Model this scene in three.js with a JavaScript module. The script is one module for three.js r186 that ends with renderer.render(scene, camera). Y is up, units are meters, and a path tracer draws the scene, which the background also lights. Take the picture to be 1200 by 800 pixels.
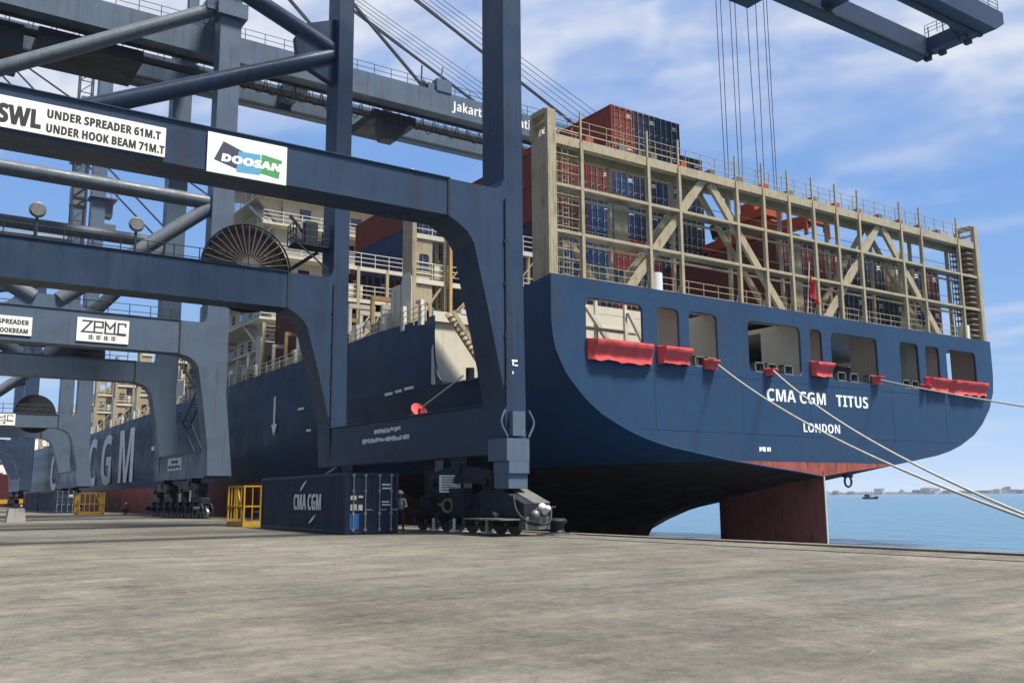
import * as THREE from 'three';
import { mergeGeometries, mergeVertices } from 'three/addons/utils/BufferGeometryUtils.js';
import { FontLoader } from 'three/addons/loaders/FontLoader.js';
import { TextGeometry } from 'three/addons/geometries/TextGeometry.js';
import { MarchingCubes } from 'three/addons/objects/MarchingCubes.js';

// ------------------------------------------------------------------ camera, sky, sun, exposure
// World: +X towards the water, -Z along the quay away from the camera, metres, quay deck at y = 0.
const scene = new THREE.Scene();
const camera = new THREE.PerspectiveCamera(40.17, 1024 / 682, 0.1, 12000);
{
  const a = THREE.MathUtils.degToRad(34.24), p = THREE.MathUtils.degToRad(9.41), r = THREE.MathUtils.degToRad(-0.455);
  const Fh = new THREE.Vector3(Math.sin(a), 0, -Math.cos(a)), R0 = new THREE.Vector3(Math.cos(a), 0, Math.sin(a)), Y = new THREE.Vector3(0, 1, 0);
  const F = Fh.clone().multiplyScalar(Math.cos(p)).addScaledVector(Y, Math.sin(p));
  const U0 = Y.clone().multiplyScalar(Math.cos(p)).addScaledVector(Fh, -Math.sin(p));
  const U = U0.clone().multiplyScalar(Math.cos(r)).addScaledVector(R0, -Math.sin(r));
  camera.position.set(0, 1.54, 0);
  camera.up.copy(U);
  camera.lookAt(camera.position.clone().add(F));
}
const renderer = new THREE.WebGLRenderer({ antialias: true });
renderer.toneMapping = THREE.LinearToneMapping;
renderer.toneMappingExposure = 1.75;
renderer.shadowMap.enabled = true;

const SUN = new THREE.Vector3(0.20, 0.90, 0.385).normalize();
const sun = new THREE.DirectionalLight(new THREE.Color(1, 0.945, 0.85), 5.0);
sun.position.copy(SUN).multiplyScalar(300).add(new THREE.Vector3(30, 0, -60));
sun.target.position.set(30, 0, -60);
sun.castShadow = true; sun.shadow.radius = 20;
Object.assign(sun.shadow.camera, { left: -160, right: 160, top: 160, bottom: -160, near: 10, far: 700 });
scene.add(sun, sun.target);

// ------------------------------------------------------------------ noise
let seed = 12345;
function rnd() { seed = (Math.imul(seed, 1664525) + 1013904223) >>> 0; return seed / 4294967296; }
const rr = (a, b) => a + (b - a) * rnd();
function hash(i, j, k = 0) { let h = Math.imul(i, 374761393) ^ Math.imul(j, 668265263) ^ Math.imul(k, 2147483647 - 1274126177); h = Math.imul(h ^ (h >>> 13), 1274126177); return ((h ^ (h >>> 16)) >>> 0) / 4294967296; }
const sm = (t) => t * t * (3 - 2 * t), clamp = (v, a = 0, b = 1) => Math.min(b, Math.max(a, v)), step = (a, b, v) => sm(clamp((v - a) / (b - a))), mix = (a, b, t) => a + (b - a) * t;
function vn(x, y, px, py, k) {   // value noise, periodic px by py
  const i = Math.floor(x), j = Math.floor(y), u = sm(x - i), v = sm(y - j), w = (n, p) => ((n % p) + p) % p;
  const a = hash(w(i, px), w(j, py), k), b = hash(w(i + 1, px), w(j, py), k), c = hash(w(i, px), w(j + 1, py), k), d = hash(w(i + 1, px), w(j + 1, py), k);
  return a + (b - a) * u + (c - a) * v + (a - b - c + d) * u * v;
}
function fbm(x, y, px, py, oct, k = 0) { let s = 0, a = 0.5, t = 0; for (let o = 0; o < oct; o++) { s += a * vn(x, y, px, py, k + o); t += a; a *= 0.5; x *= 2; y *= 2; px *= 2; py *= 2; } return s / t; }
function field(n, fx, fy, oct, k) { const f = new Float32Array(n * n); for (let j = 0; j < n; j++) for (let i = 0; i < n; i++) f[j * n + i] = fbm(i / n * fx, j / n * fy, fx, fy, oct, k); return f; }
function vn3(x, y, z, k) { const i = Math.floor(z), t = sm(z - i); return mix(vn(x, y, 4096, 4096, k + i * 17), vn(x, y, 4096, 4096, k + (i + 1) * 17), t); }
function fbm3(x, y, z, oct, k) { let s = 0, a = 0.5, t = 0; for (let o = 0; o < oct; o++) { s += a * vn3(x + 500, y + 500, z + 50, k + o * 7); t += a; a *= 0.5; x *= 2.03; y *= 2.03; z *= 2.03; } return s / t; }

// ------------------------------------------------------------------ sky (air and clouds only)
{
  const W = 2048, Hh = 1024, d = new Float32Array(W * Hh * 4);
  for (let j = 0; j < Hh; j++) for (let i = 0; i < W; i++) {
    const th = (j + 0.5) / Hh * Math.PI - Math.PI / 2, ph = (i + 0.5) / W * 2 * Math.PI - Math.PI;
    const y = Math.sin(th), x = Math.cos(th) * Math.cos(ph), z = Math.cos(th) * Math.sin(ph);
    const o = (j * W + i) * 4, e = Math.max(0, y);
    // clear air: deep blue above, pale at the horizon
    const h = Math.exp(-e * 4.6), hz = Math.exp(-e * 17);
    let r = mix(0.135, 0.43, h), g = mix(0.315, 0.67, h), b = mix(0.75, 0.96, h);
    r = mix(r, 0.68, hz * 0.7); g = mix(g, 0.82, hz * 0.6); b = mix(b, 1.0, hz * 0.5);
    // sheets of high cirrus on a plane overhead, drawn out along the wind
    if (y > 0.004) {
      const q = 1 / (y + 0.10), u = x * q, v = z * q, ua = u * 0.52 + v * 0.85, va = -u * 0.85 + v * 0.52;
      const wv = fbm3(ua * 0.6, va * 0.6, 3.1, 4, 11) - 0.5, w2 = fbm3(ua * 2.1 + 9, va * 2.1, 5.1, 4, 13) - 0.5;
      const big = fbm3(ua * 0.36 + 1.2, va * 0.62 + 4.6, 1.7, 4, 91);
      const str = fbm3(ua * 0.7 + wv * 1.6 + w2 * 0.6, va * 2.6 + wv * 2.2 + w2 * 1.2, 7.3, 7, 31);
      const puff = fbm3(ua * 7.5 + w2 * 3.4, va * 12.0 + wv * 2.6, 2.2, 6, 57);
      // a thin sheet overhead that breaks up lower down, with a few faint streaks beneath it
      const sheet = step(0.28, 0.45, y + (big - 0.5) * 0.22 + (str - 0.5) * 0.20);
      const streaks = step(0.50, 0.74, str * 0.8 + puff * 0.2 + (big - 0.5) * 0.3);
      let c = sheet * (0.26 + 0.80 * step(0.32, 0.70, str * 0.45 + puff * 0.55)) + (1 - sheet) * streaks * 0.42;
      c = clamp(c * 0.92) * (0.35 + 0.65 * step(0.0, 0.14, y));
      const lum = 0.78 + 0.16 * puff;
      r = mix(r, lum * 0.96, c * 0.90); g = mix(g, lum * 0.985, c * 0.89); b = mix(b, lum * 1.06, c * 0.86);
    }
    if (y < 0) { const k = step(0, -0.08, y); r = mix(r, 0.16, k); g = mix(g, 0.2, k); b = mix(b, 0.25, k); }
    d[o] = r / 1.75; d[o + 1] = g / 1.75; d[o + 2] = b / 1.75; d[o + 3] = 1;
  }
  const t = new THREE.DataTexture(d, W, Hh, THREE.RGBAFormat, THREE.FloatType);
  t.mapping = THREE.EquirectangularReflectionMapping; t.magFilter = THREE.LinearFilter; t.minFilter = THREE.LinearFilter; t.needsUpdate = true;
  scene.background = t; scene.environment = t;
}

// ------------------------------------------------------------------ materials
const N = 512, FA = field(N, 5, 5, 6, 1), FB = field(N, 60, 3, 4, 21), FC = field(N, 64, 64, 3, 41), FD = field(N, 14, 14, 4, 61);
const s8 = (v) => { v = clamp(v); return Math.round(255 * (v <= 0.0031308 ? 12.92 * v : 1.055 * Math.pow(v, 1 / 2.4) - 0.055)); };
function tex(n, fn, srgb = true, tile = 4) {
  const d = new Uint8Array(n * n * 4);
  for (let p = 0; p < n * n; p++) { const c = fn(p, p % n, Math.floor(p / n)); d[p * 4] = srgb ? s8(c[0]) : 255 * clamp(c[0]); d[p * 4 + 1] = srgb ? s8(c[1]) : 255 * clamp(c[1]); d[p * 4 + 2] = srgb ? s8(c[2]) : 255 * clamp(c[2]); d[p * 4 + 3] = 255; }
  const t = new THREE.DataTexture(d, n, n, THREE.RGBAFormat, THREE.UnsignedByteType);
  t.wrapS = t.wrapT = THREE.RepeatWrapping; t.magFilter = THREE.LinearFilter; t.minFilter = THREE.LinearMipmapLinearFilter; t.generateMipmaps = true;
  if (srgb) t.colorSpace = THREE.SRGBColorSpace;
  t.repeat.set(1 / tile, 1 / tile); t.needsUpdate = true; return t;
}
const dentTex = {};
function dent(tile) { return dentTex[tile] ??= tex(N, (p) => { const v = FD[p] * 0.75 + FC[p] * 0.25; return [v, v, v]; }, false, tile); }
const roughTex = tex(N, (p) => { const v = 0.62 + 0.5 * (FA[p] - 0.5) + 0.3 * (FC[p] - 0.5); return [1, v, 1]; }, false, 5);
// paint: linear base colour with mottle, run-down streaks of grime, chips of rust
function paint(c, o = {}) {
  const { vary = 0.25, streak = 0.3, grime = [0.08, 0.07, 0.06], grimeAmt = 0.25, rust = 0.0, tile = 6, rough = 0.55, bump = 0.004, metal = 0, coat = 0 } = o;
  const map = tex(N, (p) => {
    let k = 1 + vary * (FA[p] - 0.5) * 1.6 + 0.18 * vary * (FC[p] - 0.5);
    const st = step(0.50, 0.82, FB[p]) * streak, g = clamp(step(0.52, 0.8, FA[p]) * grimeAmt + st * grimeAmt * 1.6);
    let q = [c[0] * k, c[1] * k, c[2] * k].map((v, i) => mix(v, grime[i], g));
    const ru = rust * step(0.60, 0.70, FD[p] * 0.55 + FB[p] * 0.45);
    return [mix(q[0], 0.16, ru), mix(q[1], 0.065, ru), mix(q[2], 0.03, ru)];
  }, true, tile);
  return new THREE.MeshPhysicalMaterial({ map, roughness: rough * 1.5, roughnessMap: roughTex, metalness: metal, bumpMap: bump ? dent(tile < 3 ? 2 : tile < 9 ? 6 : 11) : null, bumpScale: bump, clearcoat: coat, clearcoatRoughness: 0.25, specularIntensity: o.spec ?? 0.4 });
}
const flat = (c, rough = 0.6, metal = 0) => new THREE.MeshStandardMaterial({ color: new THREE.Color().setRGB(c[0], c[1], c[2]), roughness: rough, metalness: metal });
const M = {
  craneDark: paint([0.0274, 0.0479, 0.0866], { vary: 0.22, streak: 0.5, grime: [0.013, 0.019, 0.03], grimeAmt: 0.4, rust: 0.05, tile: 9, rough: 0.42, bump: 0.006 }),
  craneGrey: paint([0.0840, 0.1189, 0.1661], { vary: 0.2, streak: 0.5, grime: [0.05, 0.06, 0.07], grimeAmt: 0.4, rust: 0.10, tile: 9, rough: 0.45, bump: 0.006 }),
  tubeGrey: paint([0.099, 0.119, 0.142], { vary: 0.2, streak: 0.4, grime: [0.05, 0.048, 0.045], grimeAmt: 0.45, rust: 0.18, tile: 5, rough: 0.45 }),
  bogie: paint([0.015, 0.021, 0.033], { vary: 0.4, streak: 0.6, grime: [0.02, 0.018, 0.016], grimeAmt: 0.6, rust: 0.2, tile: 3, rough: 0.55 }),
  hull: paint([0.0208, 0.0512, 0.1050], { vary: 0.24, streak: 0.9, grime: [0.027, 0.044, 0.070], grimeAmt: 0.42, rust: 0.05, tile: 12, rough: 0.46, bump: 0.02 }),
  boot: paint([0.33, 0.085, 0.062], { vary: 0.35, streak: 0.5, grime: [0.07, 0.035, 0.03], grimeAmt: 0.6, rust: 0.15, tile: 7, rough: 0.6, bump: 0.012 }),
  bootShaded: paint([0.050, 0.019, 0.019], { vary: 0.4, streak: 0.6, grime: [0.03, 0.02, 0.02], grimeAmt: 0.6, rust: 0.1, tile: 7, rough: 0.7, bump: 0.012 }),  // boot red darkened: the shade under the stern is put into the colour
  beige: paint([0.355, 0.305, 0.205], { vary: 0.2, streak: 0.6, grime: [0.19, 0.135, 0.08], grimeAmt: 0.45, rust: 0.30, tile: 4, rough: 0.5 }),
  cream: paint([0.56, 0.53, 0.44], { vary: 0.12, streak: 0.6, grime: [0.4, 0.33, 0.22], grimeAmt: 0.25, rust: 0.08, tile: 6, rough: 0.45 }),
  ochre: paint([0.40, 0.27, 0.12], { vary: 0.25, streak: 0.5, grime: [0.2, 0.12, 0.06], grimeAmt: 0.4, rust: 0.3, tile: 3, rough: 0.6 }),
  deck: paint([0.12, 0.065, 0.05], { vary: 0.4, streak: 0.1, grime: [0.12, 0.11, 0.1], grimeAmt: 0.6, tile: 5, rough: 0.8 }),
  redTrough: paint([0.64, 0.080, 0.075], { vary: 0.3, streak: 0.3, grime: [0.46, 0.075, 0.07], grimeAmt: 0.45, tile: 2, rough: 0.75, bump: 0.012 }),
  white: paint([0.62, 0.62, 0.60], { vary: 0.12, streak: 0.5, grime: [0.45, 0.43, 0.38], grimeAmt: 0.25, tile: 3, rough: 0.5 }),
  steel: paint([0.18, 0.18, 0.175], { vary: 0.4, grimeAmt: 0.4, rust: 0.3, tile: 2, rough: 0.45, metal: 0.4 }),
  rusty: paint([0.20, 0.15, 0.11], { vary: 0.4, grime: [0.09, 0.05, 0.03], grimeAmt: 0.5, rust: 0.5, tile: 2, rough: 0.7 }),
  dark: paint([0.014, 0.015, 0.018], { vary: 0.5, grimeAmt: 0.2, tile: 2, rough: 0.6 }),
  railDark: paint([0.024, 0.029, 0.040], { vary: 0.2, tile: 2 }),
  yellow: paint([0.42, 0.24, 0.018], { vary: 0.3, streak: 0.6, grime: [0.25, 0.14, 0.05], grimeAmt: 0.5, rust: 0.4, tile: 1.5, rough: 0.5 }),
  orange: paint([0.34, 0.070, 0.026], { vary: 0.3, grime: [0.2, 0.08, 0.05], grimeAmt: 0.4, rust: 0.2, tile: 3, rough: 0.45 }),
  rope: paint([0.46, 0.43, 0.36], { vary: 0.4, grime: [0.3, 0.27, 0.2], grimeAmt: 0.4, tile: 1, rough: 0.9 }),
  wire: flat([0.06, 0.065, 0.07], 0.5, 0.5),
  glass: new THREE.MeshPhysicalMaterial({ color: new THREE.Color().setRGB(0.03, 0.04, 0.05), roughness: 0.06, metalness: 0, clearcoat: 1 }),
  black: flat([0.02, 0.02, 0.022], 0.85),
  lettering: paint([0.78, 0.78, 0.75], { vary: 0.12, streak: 0.5, grime: [0.35, 0.37, 0.4], grimeAmt: 0.3, tile: 3, rough: 0.5, bump: 0 }),
};

// ------------------------------------------------------------------ building helpers (world coordinates everywhere)
const names = {};
const numbered = (n) => { const k = names[n] = (names[n] ?? -1) + 1; return k ? `${n}_${String(k).padStart(3, '0')}` : n; };
function tag(o, label, category, group, kind) { if (label) o.userData.label = label; if (category) o.userData.category = category; if (group) o.userData.group = group; if (kind) o.userData.kind = kind; return o; }
function thing(name, label, category, pos = [0, 0, 0], group) { const o = new THREE.Group(); o.name = numbered(name); o.position.set(...pos); scene.add(o); return tag(o, label, category, group); }
function structure(name, geo, mat) { const m = mesh(name, geo, mat, scene); m.name = numbered(name); m.userData.kind = 'structure'; return m; }
function copy(o, pos, rotY = 0, label, group) { const c = o.clone(); c.name = numbered(o.name.replace(/_\d{3}$/, '')); c.position.set(...pos); c.rotation.y = rotY; scene.add(c); if (label) c.userData.label = label; if (group) c.userData.group = group; return c; }
function clean(g) {   // plain non-indexed geometry with uv in metres laid on by the dominant axis
  g = g.index ? g.toNonIndexed() : g;
  const out = new THREE.BufferGeometry();
  if (!g.attributes.normal) g.computeVertexNormals();
  out.setAttribute('position', g.attributes.position); out.setAttribute('normal', g.attributes.normal);
  return out;
}
function metreUV(g, off = 0) {
  const p = g.attributes.position, n = g.attributes.normal, uv = new Float32Array(p.count * 2);
  for (let i = 0; i < p.count; i += 3) {
    let ax = 0, ay = 0, az = 0;
    for (let k = 0; k < 3; k++) { ax += n.getX(i + k); ay += n.getY(i + k); az += n.getZ(i + k); }
    ax = Math.abs(ax); ay = Math.abs(ay); az = Math.abs(az);
    for (let k = 0; k < 3; k++) {
      const x = p.getX(i + k), y = p.getY(i + k), z = p.getZ(i + k);
      const [u, v] = ay > ax && ay > az ? [x, z] : ax > az ? [z, y] : [x, y];
      uv[(i + k) * 2] = u + off; uv[(i + k) * 2 + 1] = v + off * 0.37;
    }
  }
  g.setAttribute('uv', new THREE.BufferAttribute(uv, 2)); return g;
}
function mesh(name, geos, mat, parent, label) {
  geos = (Array.isArray(geos) ? geos : [geos]).map(clean);
  let g = geos.length > 1 ? mergeGeometries(geos) : geos[0].clone();
  metreUV(g, (names.__uv = (names.__uv ?? 0) + 1.37) % 37);
  for (let o = parent; o && o !== scene; o = o.parent) g.translate(-o.position.x, -o.position.y, -o.position.z);
  const m = new THREE.Mesh(g, mat); m.name = name; m.castShadow = m.receiveShadow = true; parent.add(m);
  if (label) m.userData.label = label;
  return m;
}
const V = (x, y, z) => new THREE.Vector3(x, y, z);
const box = (x0, x1, y0, y1, z0, z1) => { const g = new THREE.BoxGeometry(Math.abs(x1 - x0), Math.abs(y1 - y0), Math.abs(z1 - z0)); g.translate((x0 + x1) / 2, (y0 + y1) / 2, (z0 + z1) / 2); return g; };
function bar(a, b, w, h = w) {   // square bar from a to b, h along the up-most side
  a = V(...a); b = V(...b); const d = b.clone().sub(a), L = d.length(), g = new THREE.BoxGeometry(w, h, L);
  const m = new THREE.Matrix4().lookAt(a, b, Math.abs(d.y) > L * 0.98 ? V(0, 0, 1) : V(0, 1, 0)); g.applyMatrix4(m); g.translate((a.x + b.x) / 2, (a.y + b.y) / 2, (a.z + b.z) / 2); return g;
}
function tube(a, b, r, n = 12, r2 = r) {
  a = V(...a); b = V(...b); const d = b.clone().sub(a), g = new THREE.CylinderGeometry(r2, r, d.length(), n, 1);
  g.applyQuaternion(new THREE.Quaternion().setFromUnitVectors(V(0, 1, 0), d.clone().normalize())); g.translate((a.x + b.x) / 2, (a.y + b.y) / 2, (a.z + b.z) / 2); return g;
}
const curveTube = (pts, r, n = 24, k = 6) => new THREE.TubeGeometry(new THREE.CatmullRomCurve3(pts.map((p) => V(...p))), n, r, k);
function prism(pts, z0, z1, holes = [], bevel = 0) {   // outline in x,y pushed from z0 to z1
  const s = new THREE.Shape(pts.map((p) => new THREE.Vector2(...p)));
  for (const h of holes) s.holes.push(new THREE.Path(h.map((p) => new THREE.Vector2(...p))));
  const g = new THREE.ExtrudeGeometry(s, { depth: Math.abs(z1 - z0), bevelEnabled: bevel > 0, bevelSize: bevel, bevelThickness: bevel, bevelSegments: 1, curveSegments: 6 });
  g.translate(0, 0, Math.min(z0, z1)); return g;
}
function prismX(pts, x0, x1) { const g = prism(pts.map(([z, y]) => [-z, y]), 0, x1 - x0); g.rotateY(Math.PI / 2); g.translate(x0, 0, 0); return g; }   // outline in z,y pushed along x
function roundRect(x0, x1, y0, y1, r, n = 5) { const o = []; for (const [cx, cy, a0] of [[x1 - r, y1 - r, 0], [x0 + r, y1 - r, 1], [x0 + r, y0 + r, 2], [x1 - r, y0 + r, 3]]) for (let i = 0; i <= n; i++) { const a = (a0 + i / n) * Math.PI / 2; o.push([cx + r * Math.cos(a), cy + r * Math.sin(a)]); } return o; }
function railing(a, b, h = 1.1, pitch = 1.6, r = 0.022, rails = 3) {   // posts and bars from a to b
  const g = [], A = V(...a), B = V(...b), L = A.distanceTo(B), n = Math.max(1, Math.round(L / pitch));
  for (let i = 0; i <= n; i++) { const p = A.clone().lerp(B, i / n); g.push(tube([p.x, p.y, p.z], [p.x, p.y + h, p.z], r * 1.15, 5)); }
  for (let k = 1; k <= rails; k++) g.push(tube([a[0], a[1] + h * k / rails, a[2]], [b[0], b[1] + h * k / rails, b[2]], r, 5));
  return g;
}
const FONT = await new FontLoader().loadAsync('fonts/droid/droid_sans_bold.typeface.json');
function text(str, height, width, depth = 0.02) {   // capitals 'height' tall, stretched to 'width'; lower left at the origin, facing +z
  const g = new TextGeometry(str, { font: FONT, size: 1, depth: 0.02, curveSegments: 4, bevelEnabled: false });
  g.computeBoundingBox(); const b = g.boundingBox, cap = 0.72;
  const asc = b.max.y; g.translate(-b.min.x, 0, 0);
  g.scale(width / (b.max.x - b.min.x), height / asc, depth / 0.02); return g;
}
function board(w, h, draw, px = 1024) {   // a printed board, facing +z, lower left at the origin
  const cv = document.createElement('canvas'); cv.width = px; cv.height = Math.round(px * h / w);
  const c = cv.getContext('2d'); draw(c, cv.width, cv.height);
  const t = new THREE.CanvasTexture(cv); t.colorSpace = THREE.SRGBColorSpace;
  return new THREE.MeshStandardMaterial({ map: t, roughness: 0.55 });
}
function signBoard(name, x0, x1, y0, y1, z, draw, parent, turn = 0) {
  const w = x1 - x0, h = y1 - y0, m = board(w, h, draw);
  const g = new THREE.PlaneGeometry(w, h); g.rotateY(turn);
  const s = new THREE.Mesh(g, m); s.name = 'printed_face';
  const back = mesh(name, box(-w / 2, w / 2, -h / 2, h / 2, -0.03, 0.03).rotateY(turn), M.white, parent);
  let px = (x0 + x1) / 2, py = (y0 + y1) / 2, pz = z; for (let o = parent; o && o !== scene; o = o.parent) { px -= o.position.x; py -= o.position.y; pz -= o.position.z; }
  // mesh() already shifted the geometry to the parent's frame: undo it so that position carries the place
  let sx = 0, sy = 0, sz = 0; for (let o = parent; o && o !== scene; o = o.parent) { sx += o.position.x; sy += o.position.y; sz += o.position.z; }
  back.geometry.translate(sx, sy, sz); back.position.set(px, py, pz);
  s.position.set(Math.sin(turn) * 0.034, 0, Math.cos(turn) * 0.034); s.castShadow = s.receiveShadow = true; back.add(s); return back;
}

// ------------------------------------------------------------------ quay, sea, far shore
const EDGE = 24.0, RAIL = 21.6, SEA = -2.3;
{
  // worn concrete: mottled cement, darker tyre lanes and scuffs, joints
  const n = 2048, T = 22, A = field(1024, 7, 7, 8, 301), B = field(1024, 3, 40, 6, 331), S = field(1024, 200, 200, 3, 361), Q = field(1024, 24, 24, 5, 391), E = field(1024, 14, 90, 5, 411);
  const at = (f, i, j) => { const x = i / 2, y = j / 2, a = Math.floor(x), b = Math.floor(y), u = x - a, v = y - b, w = (q) => q & 1023; return mix(mix(f[w(b) * 1024 + w(a)], f[w(b) * 1024 + w(a + 1)], u), mix(f[w(b + 1) * 1024 + w(a)], f[w(b + 1) * 1024 + w(a + 1)], u), v); };
  const tyre = new Float32Array(n * n), mark = new Float32Array(n * n), W = (q) => Math.round(q) & (n - 1);
  seed = 777;
  for (let k = 0; k < 95; k++) {   // tyre tracks: pairs of long arcs, each with the ribs of its tread
    let x = rnd() * n, y = rnd() * n, a = rnd() * Math.PI, cu = rr(-1, 1) * 0.0016, L = rr(500, 2600), w = rr(9, 17), s = rr(0.10, 0.50), gap = rr(165, 200), ph = rnd() * 9;
    for (let t = 0; t < L; t += 1.5) {
      x += 1.5 * Math.cos(a); y += 1.5 * Math.sin(a); a += cu; const f = s * Math.min(1, t / 200, (L - t) / 200);
      for (const o of k % 3 ? [0] : [0, gap]) for (let q = -w; q <= w; q++) { const id = W(y + Math.cos(a) * (q + o)) * n + W(x - Math.sin(a) * (q + o)); tyre[id] = Math.max(tyre[id], f * (0.55 + 0.45 * Math.cos(q * 1.1 + ph)) * (1 - Math.pow(Math.abs(q) / w, 3))); }
    }
  }
  for (let k = 0; k < 46; k++) {   // hairline cracks and scrapes that wander
    let x = rnd() * n, y = rnd() * n, a = rnd() * 6.28, L = rr(80, 700), dk = rr(0.35, 0.9); const pale = rnd() < 0.35;
    for (let t = 0; t < L; t++) { a += rr(-0.28, 0.28); x += Math.cos(a); y += Math.sin(a); mark[W(y) * n + W(x)] = pale ? -dk : dk; if (rnd() < 0.4) mark[W(y + 1) * n + W(x)] = pale ? -dk : dk; }
  }
  for (let k = 0; k < 900; k++) { const cx = rnd() * n, cy = rnd() * n, R = k < 60 ? rr(10, 34) : rr(1, 5), s = k < 60 ? rr(0.12, 0.4) : rr(0.3, 0.9); for (let b = -R; b <= R; b++) for (let a = -R; a <= R; a++) { const dd = Math.hypot(a, b) / R + 1.3 * (S[((cy + b) & 1023) * 1024 + ((cx + a) & 1023)] - 0.5); if (dd < 1) { const id = W(cy + b) * n + W(cx + a); mark[id] = Math.max(mark[id], s * (1 - 0.5 * dd)); } } }
  const map = tex(n, (p, i, j) => {
    const a = at(A, i, j), b = at(B, i, j), s = at(S, i, j), q = at(Q, i, j), ed = at(E, i, j), w = hash(i, j, 77) - 0.5;
    const k = 1.0 + 0.42 * (a - 0.5) + 0.40 * (b - 0.5) + 0.75 * (s - 0.5) + 0.70 * (q - 0.5) + 0.55 * (ed - 0.5) + 0.26 * w;
    const pale = step(0.54, 0.66, a * 0.25 + b * 0.2 + q * 0.3 + ed * 0.25);
    let c = [0.117 * k, 0.107 * k, 0.085 * k];
    c = c.map((v, m) => mix(v, [0.182, 0.156, 0.118][m] * (0.72 + 0.5 * s), pale * 0.5));
    const m0 = mark[p], dk = clamp(tyre[p] * (0.35 + 1.2 * (s - 0.1)) + Math.max(0, m0) * 0.75);
    c = c.map((v, m) => mix(v, [0.046, 0.043, 0.039][m], dk));
    return m0 < 0 ? c.map((v, m) => mix(v, [0.24, 0.225, 0.19][m], -m0)) : c;
  }, true, T);
  const bm = tex(1024, (p) => { const v = 0.5 + 0.6 * (S[p] - 0.5) + 0.4 * (Q[p] - 0.5); return [v, v, v]; }, false, 7);
  const mat = new THREE.MeshStandardMaterial({ map, bumpMap: bm, bumpScale: 0.02, roughness: 0.88, vertexColors: true });
  const g = new THREE.PlaneGeometry(1, 1, 150, 300); g.rotateX(-Math.PI / 2);
  const p = g.attributes.position, uv = g.attributes.uv, col = new Float32Array(p.count * 3);
  for (let i = 0; i < p.count; i++) {
    const a = p.getX(i) + 0.5, b = p.getZ(i) + 0.5, x = mix(-130, RAIL - 0.14, Math.pow(a, 0.6)), z = mix(-620, 60, Math.pow(b, 0.45));
    p.setXYZ(i, x, 0, z); uv.setXY(i, x + 7, z + 3);
    const k = 0.62 + 0.74 * fbm(x / 6 + 90, z / 13 + 90, 4096, 4096, 4, 5) , t = fbm(x / 5 + 40, z / 5 + 70, 4096, 4096, 3, 9) - 0.5;
    col[i * 3] = k * (1 + 0.10 * t); col[i * 3 + 1] = k * (1 + 0.02 * t); col[i * 3 + 2] = k * (1 - 0.10 * t);
  }
  g.setAttribute('color', new THREE.BufferAttribute(col, 3));
  const ground = new THREE.Mesh(g, mat); ground.name = 'quay_apron'; ground.userData.kind = 'structure'; ground.receiveShadow = true; scene.add(ground);
  const copeMap = map.clone(); copeMap.needsUpdate = true; copeMap.repeat.set(1 / 17, 1 / 17);
  const cope = new THREE.MeshStandardMaterial({ map: copeMap, bumpMap: bm, bumpScale: 0.012, roughness: 0.9 });
  // concrete strip on the water side of the crane rail, laid in bays, then the wall down to the sea
  const st = [], wall = [];
  for (let z = 60; z > -620; z -= 6) { st.push(box(RAIL + 0.14, EDGE - 0.55, -1.2, 0.0 + rr(-0.004, 0.004), z - 5.98, z)); wall.push(box(EDGE - 0.54, EDGE, -6, 0.05 + rr(-0.012, 0.012), z - 5.975, z)); }
  structure('quay_cope', st, cope); structure('quay_wall', wall, cope);
  structure('crane_rail', [box(RAIL - 0.04, RAIL + 0.04, -0.06, 0.012, -600, 60), box(RAIL - 0.13, RAIL + 0.13, -0.3, -0.055, -600, 60)], M.steel);
  // sea
  const wv = tex(1024, (p, i, j) => { const v = 0.6 * fbm(i / 1024 * 34, j / 1024 * 22, 34, 22, 6, 701) + 0.4 * fbm(i / 1024 * 8, j / 1024 * 14, 8, 14, 6, 731); return [v, v, v]; }, false, 46);
  const seaMat = new THREE.MeshPhysicalMaterial({ color: new THREE.Color().setRGB(0.045, 0.115, 0.175), roughness: 0.2, bumpMap: wv, bumpScale: 0.95, ior: 1.33 });
  const sg = new THREE.PlaneGeometry(9000, 14000); sg.rotateX(-Math.PI / 2); sg.translate(EDGE - 0.3 + 4500, SEA, -1500);
  const sp = sg.attributes.position, su = sg.attributes.uv; for (let i = 0; i < sp.count; i++) su.setXY(i, sp.getX(i), sp.getZ(i));
  const sea = new THREE.Mesh(sg, seaMat); sea.name = 'sea'; sea.userData.kind = 'structure'; sea.receiveShadow = true; scene.add(sea);
  // far shore: a low uneven bank with roofs and trees along it
  seed = 4242;
  const dir = V(0.82, 0, -0.57), side = V(0.57, 0, 0.82), bank = [], roof = [];
  const base = dir.clone().multiplyScalar(3000);
  const P = (s, d) => base.clone().addScaledVector(side, s).addScaledVector(dir, d);
  const top = []; let hgt = 8;
  for (let s = -3300; s <= 3300; s += 9) { hgt = clamp(hgt + rr(-1.6, 1.6), 5, 11); top.push([s, hgt + rr(-1, 1) + (rnd() < 0.04 ? rr(3, 9) : 0)]); }
  const pos = [];
  for (let i = 0; i + 1 < top.length; i++) {
    const [s0, h0] = top[i], [s1, h1] = top[i + 1], a = P(s0, 0), b = P(s1, 0), c = P(s0, 60), d = P(s1, 60);
    const q = (u, y) => [u.x, y, u.z];
    for (const [k, l, m, o] of [[q(a, SEA - 1), q(b, SEA - 1), q(d, h1), q(c, h0)], [q(c, h0), q(d, h1), q(P(s1, 200), h1 - 2), q(P(s0, 200), h0 - 2)]]) pos.push(...k, ...l, ...m, ...k, ...m, ...o);
  }
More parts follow.
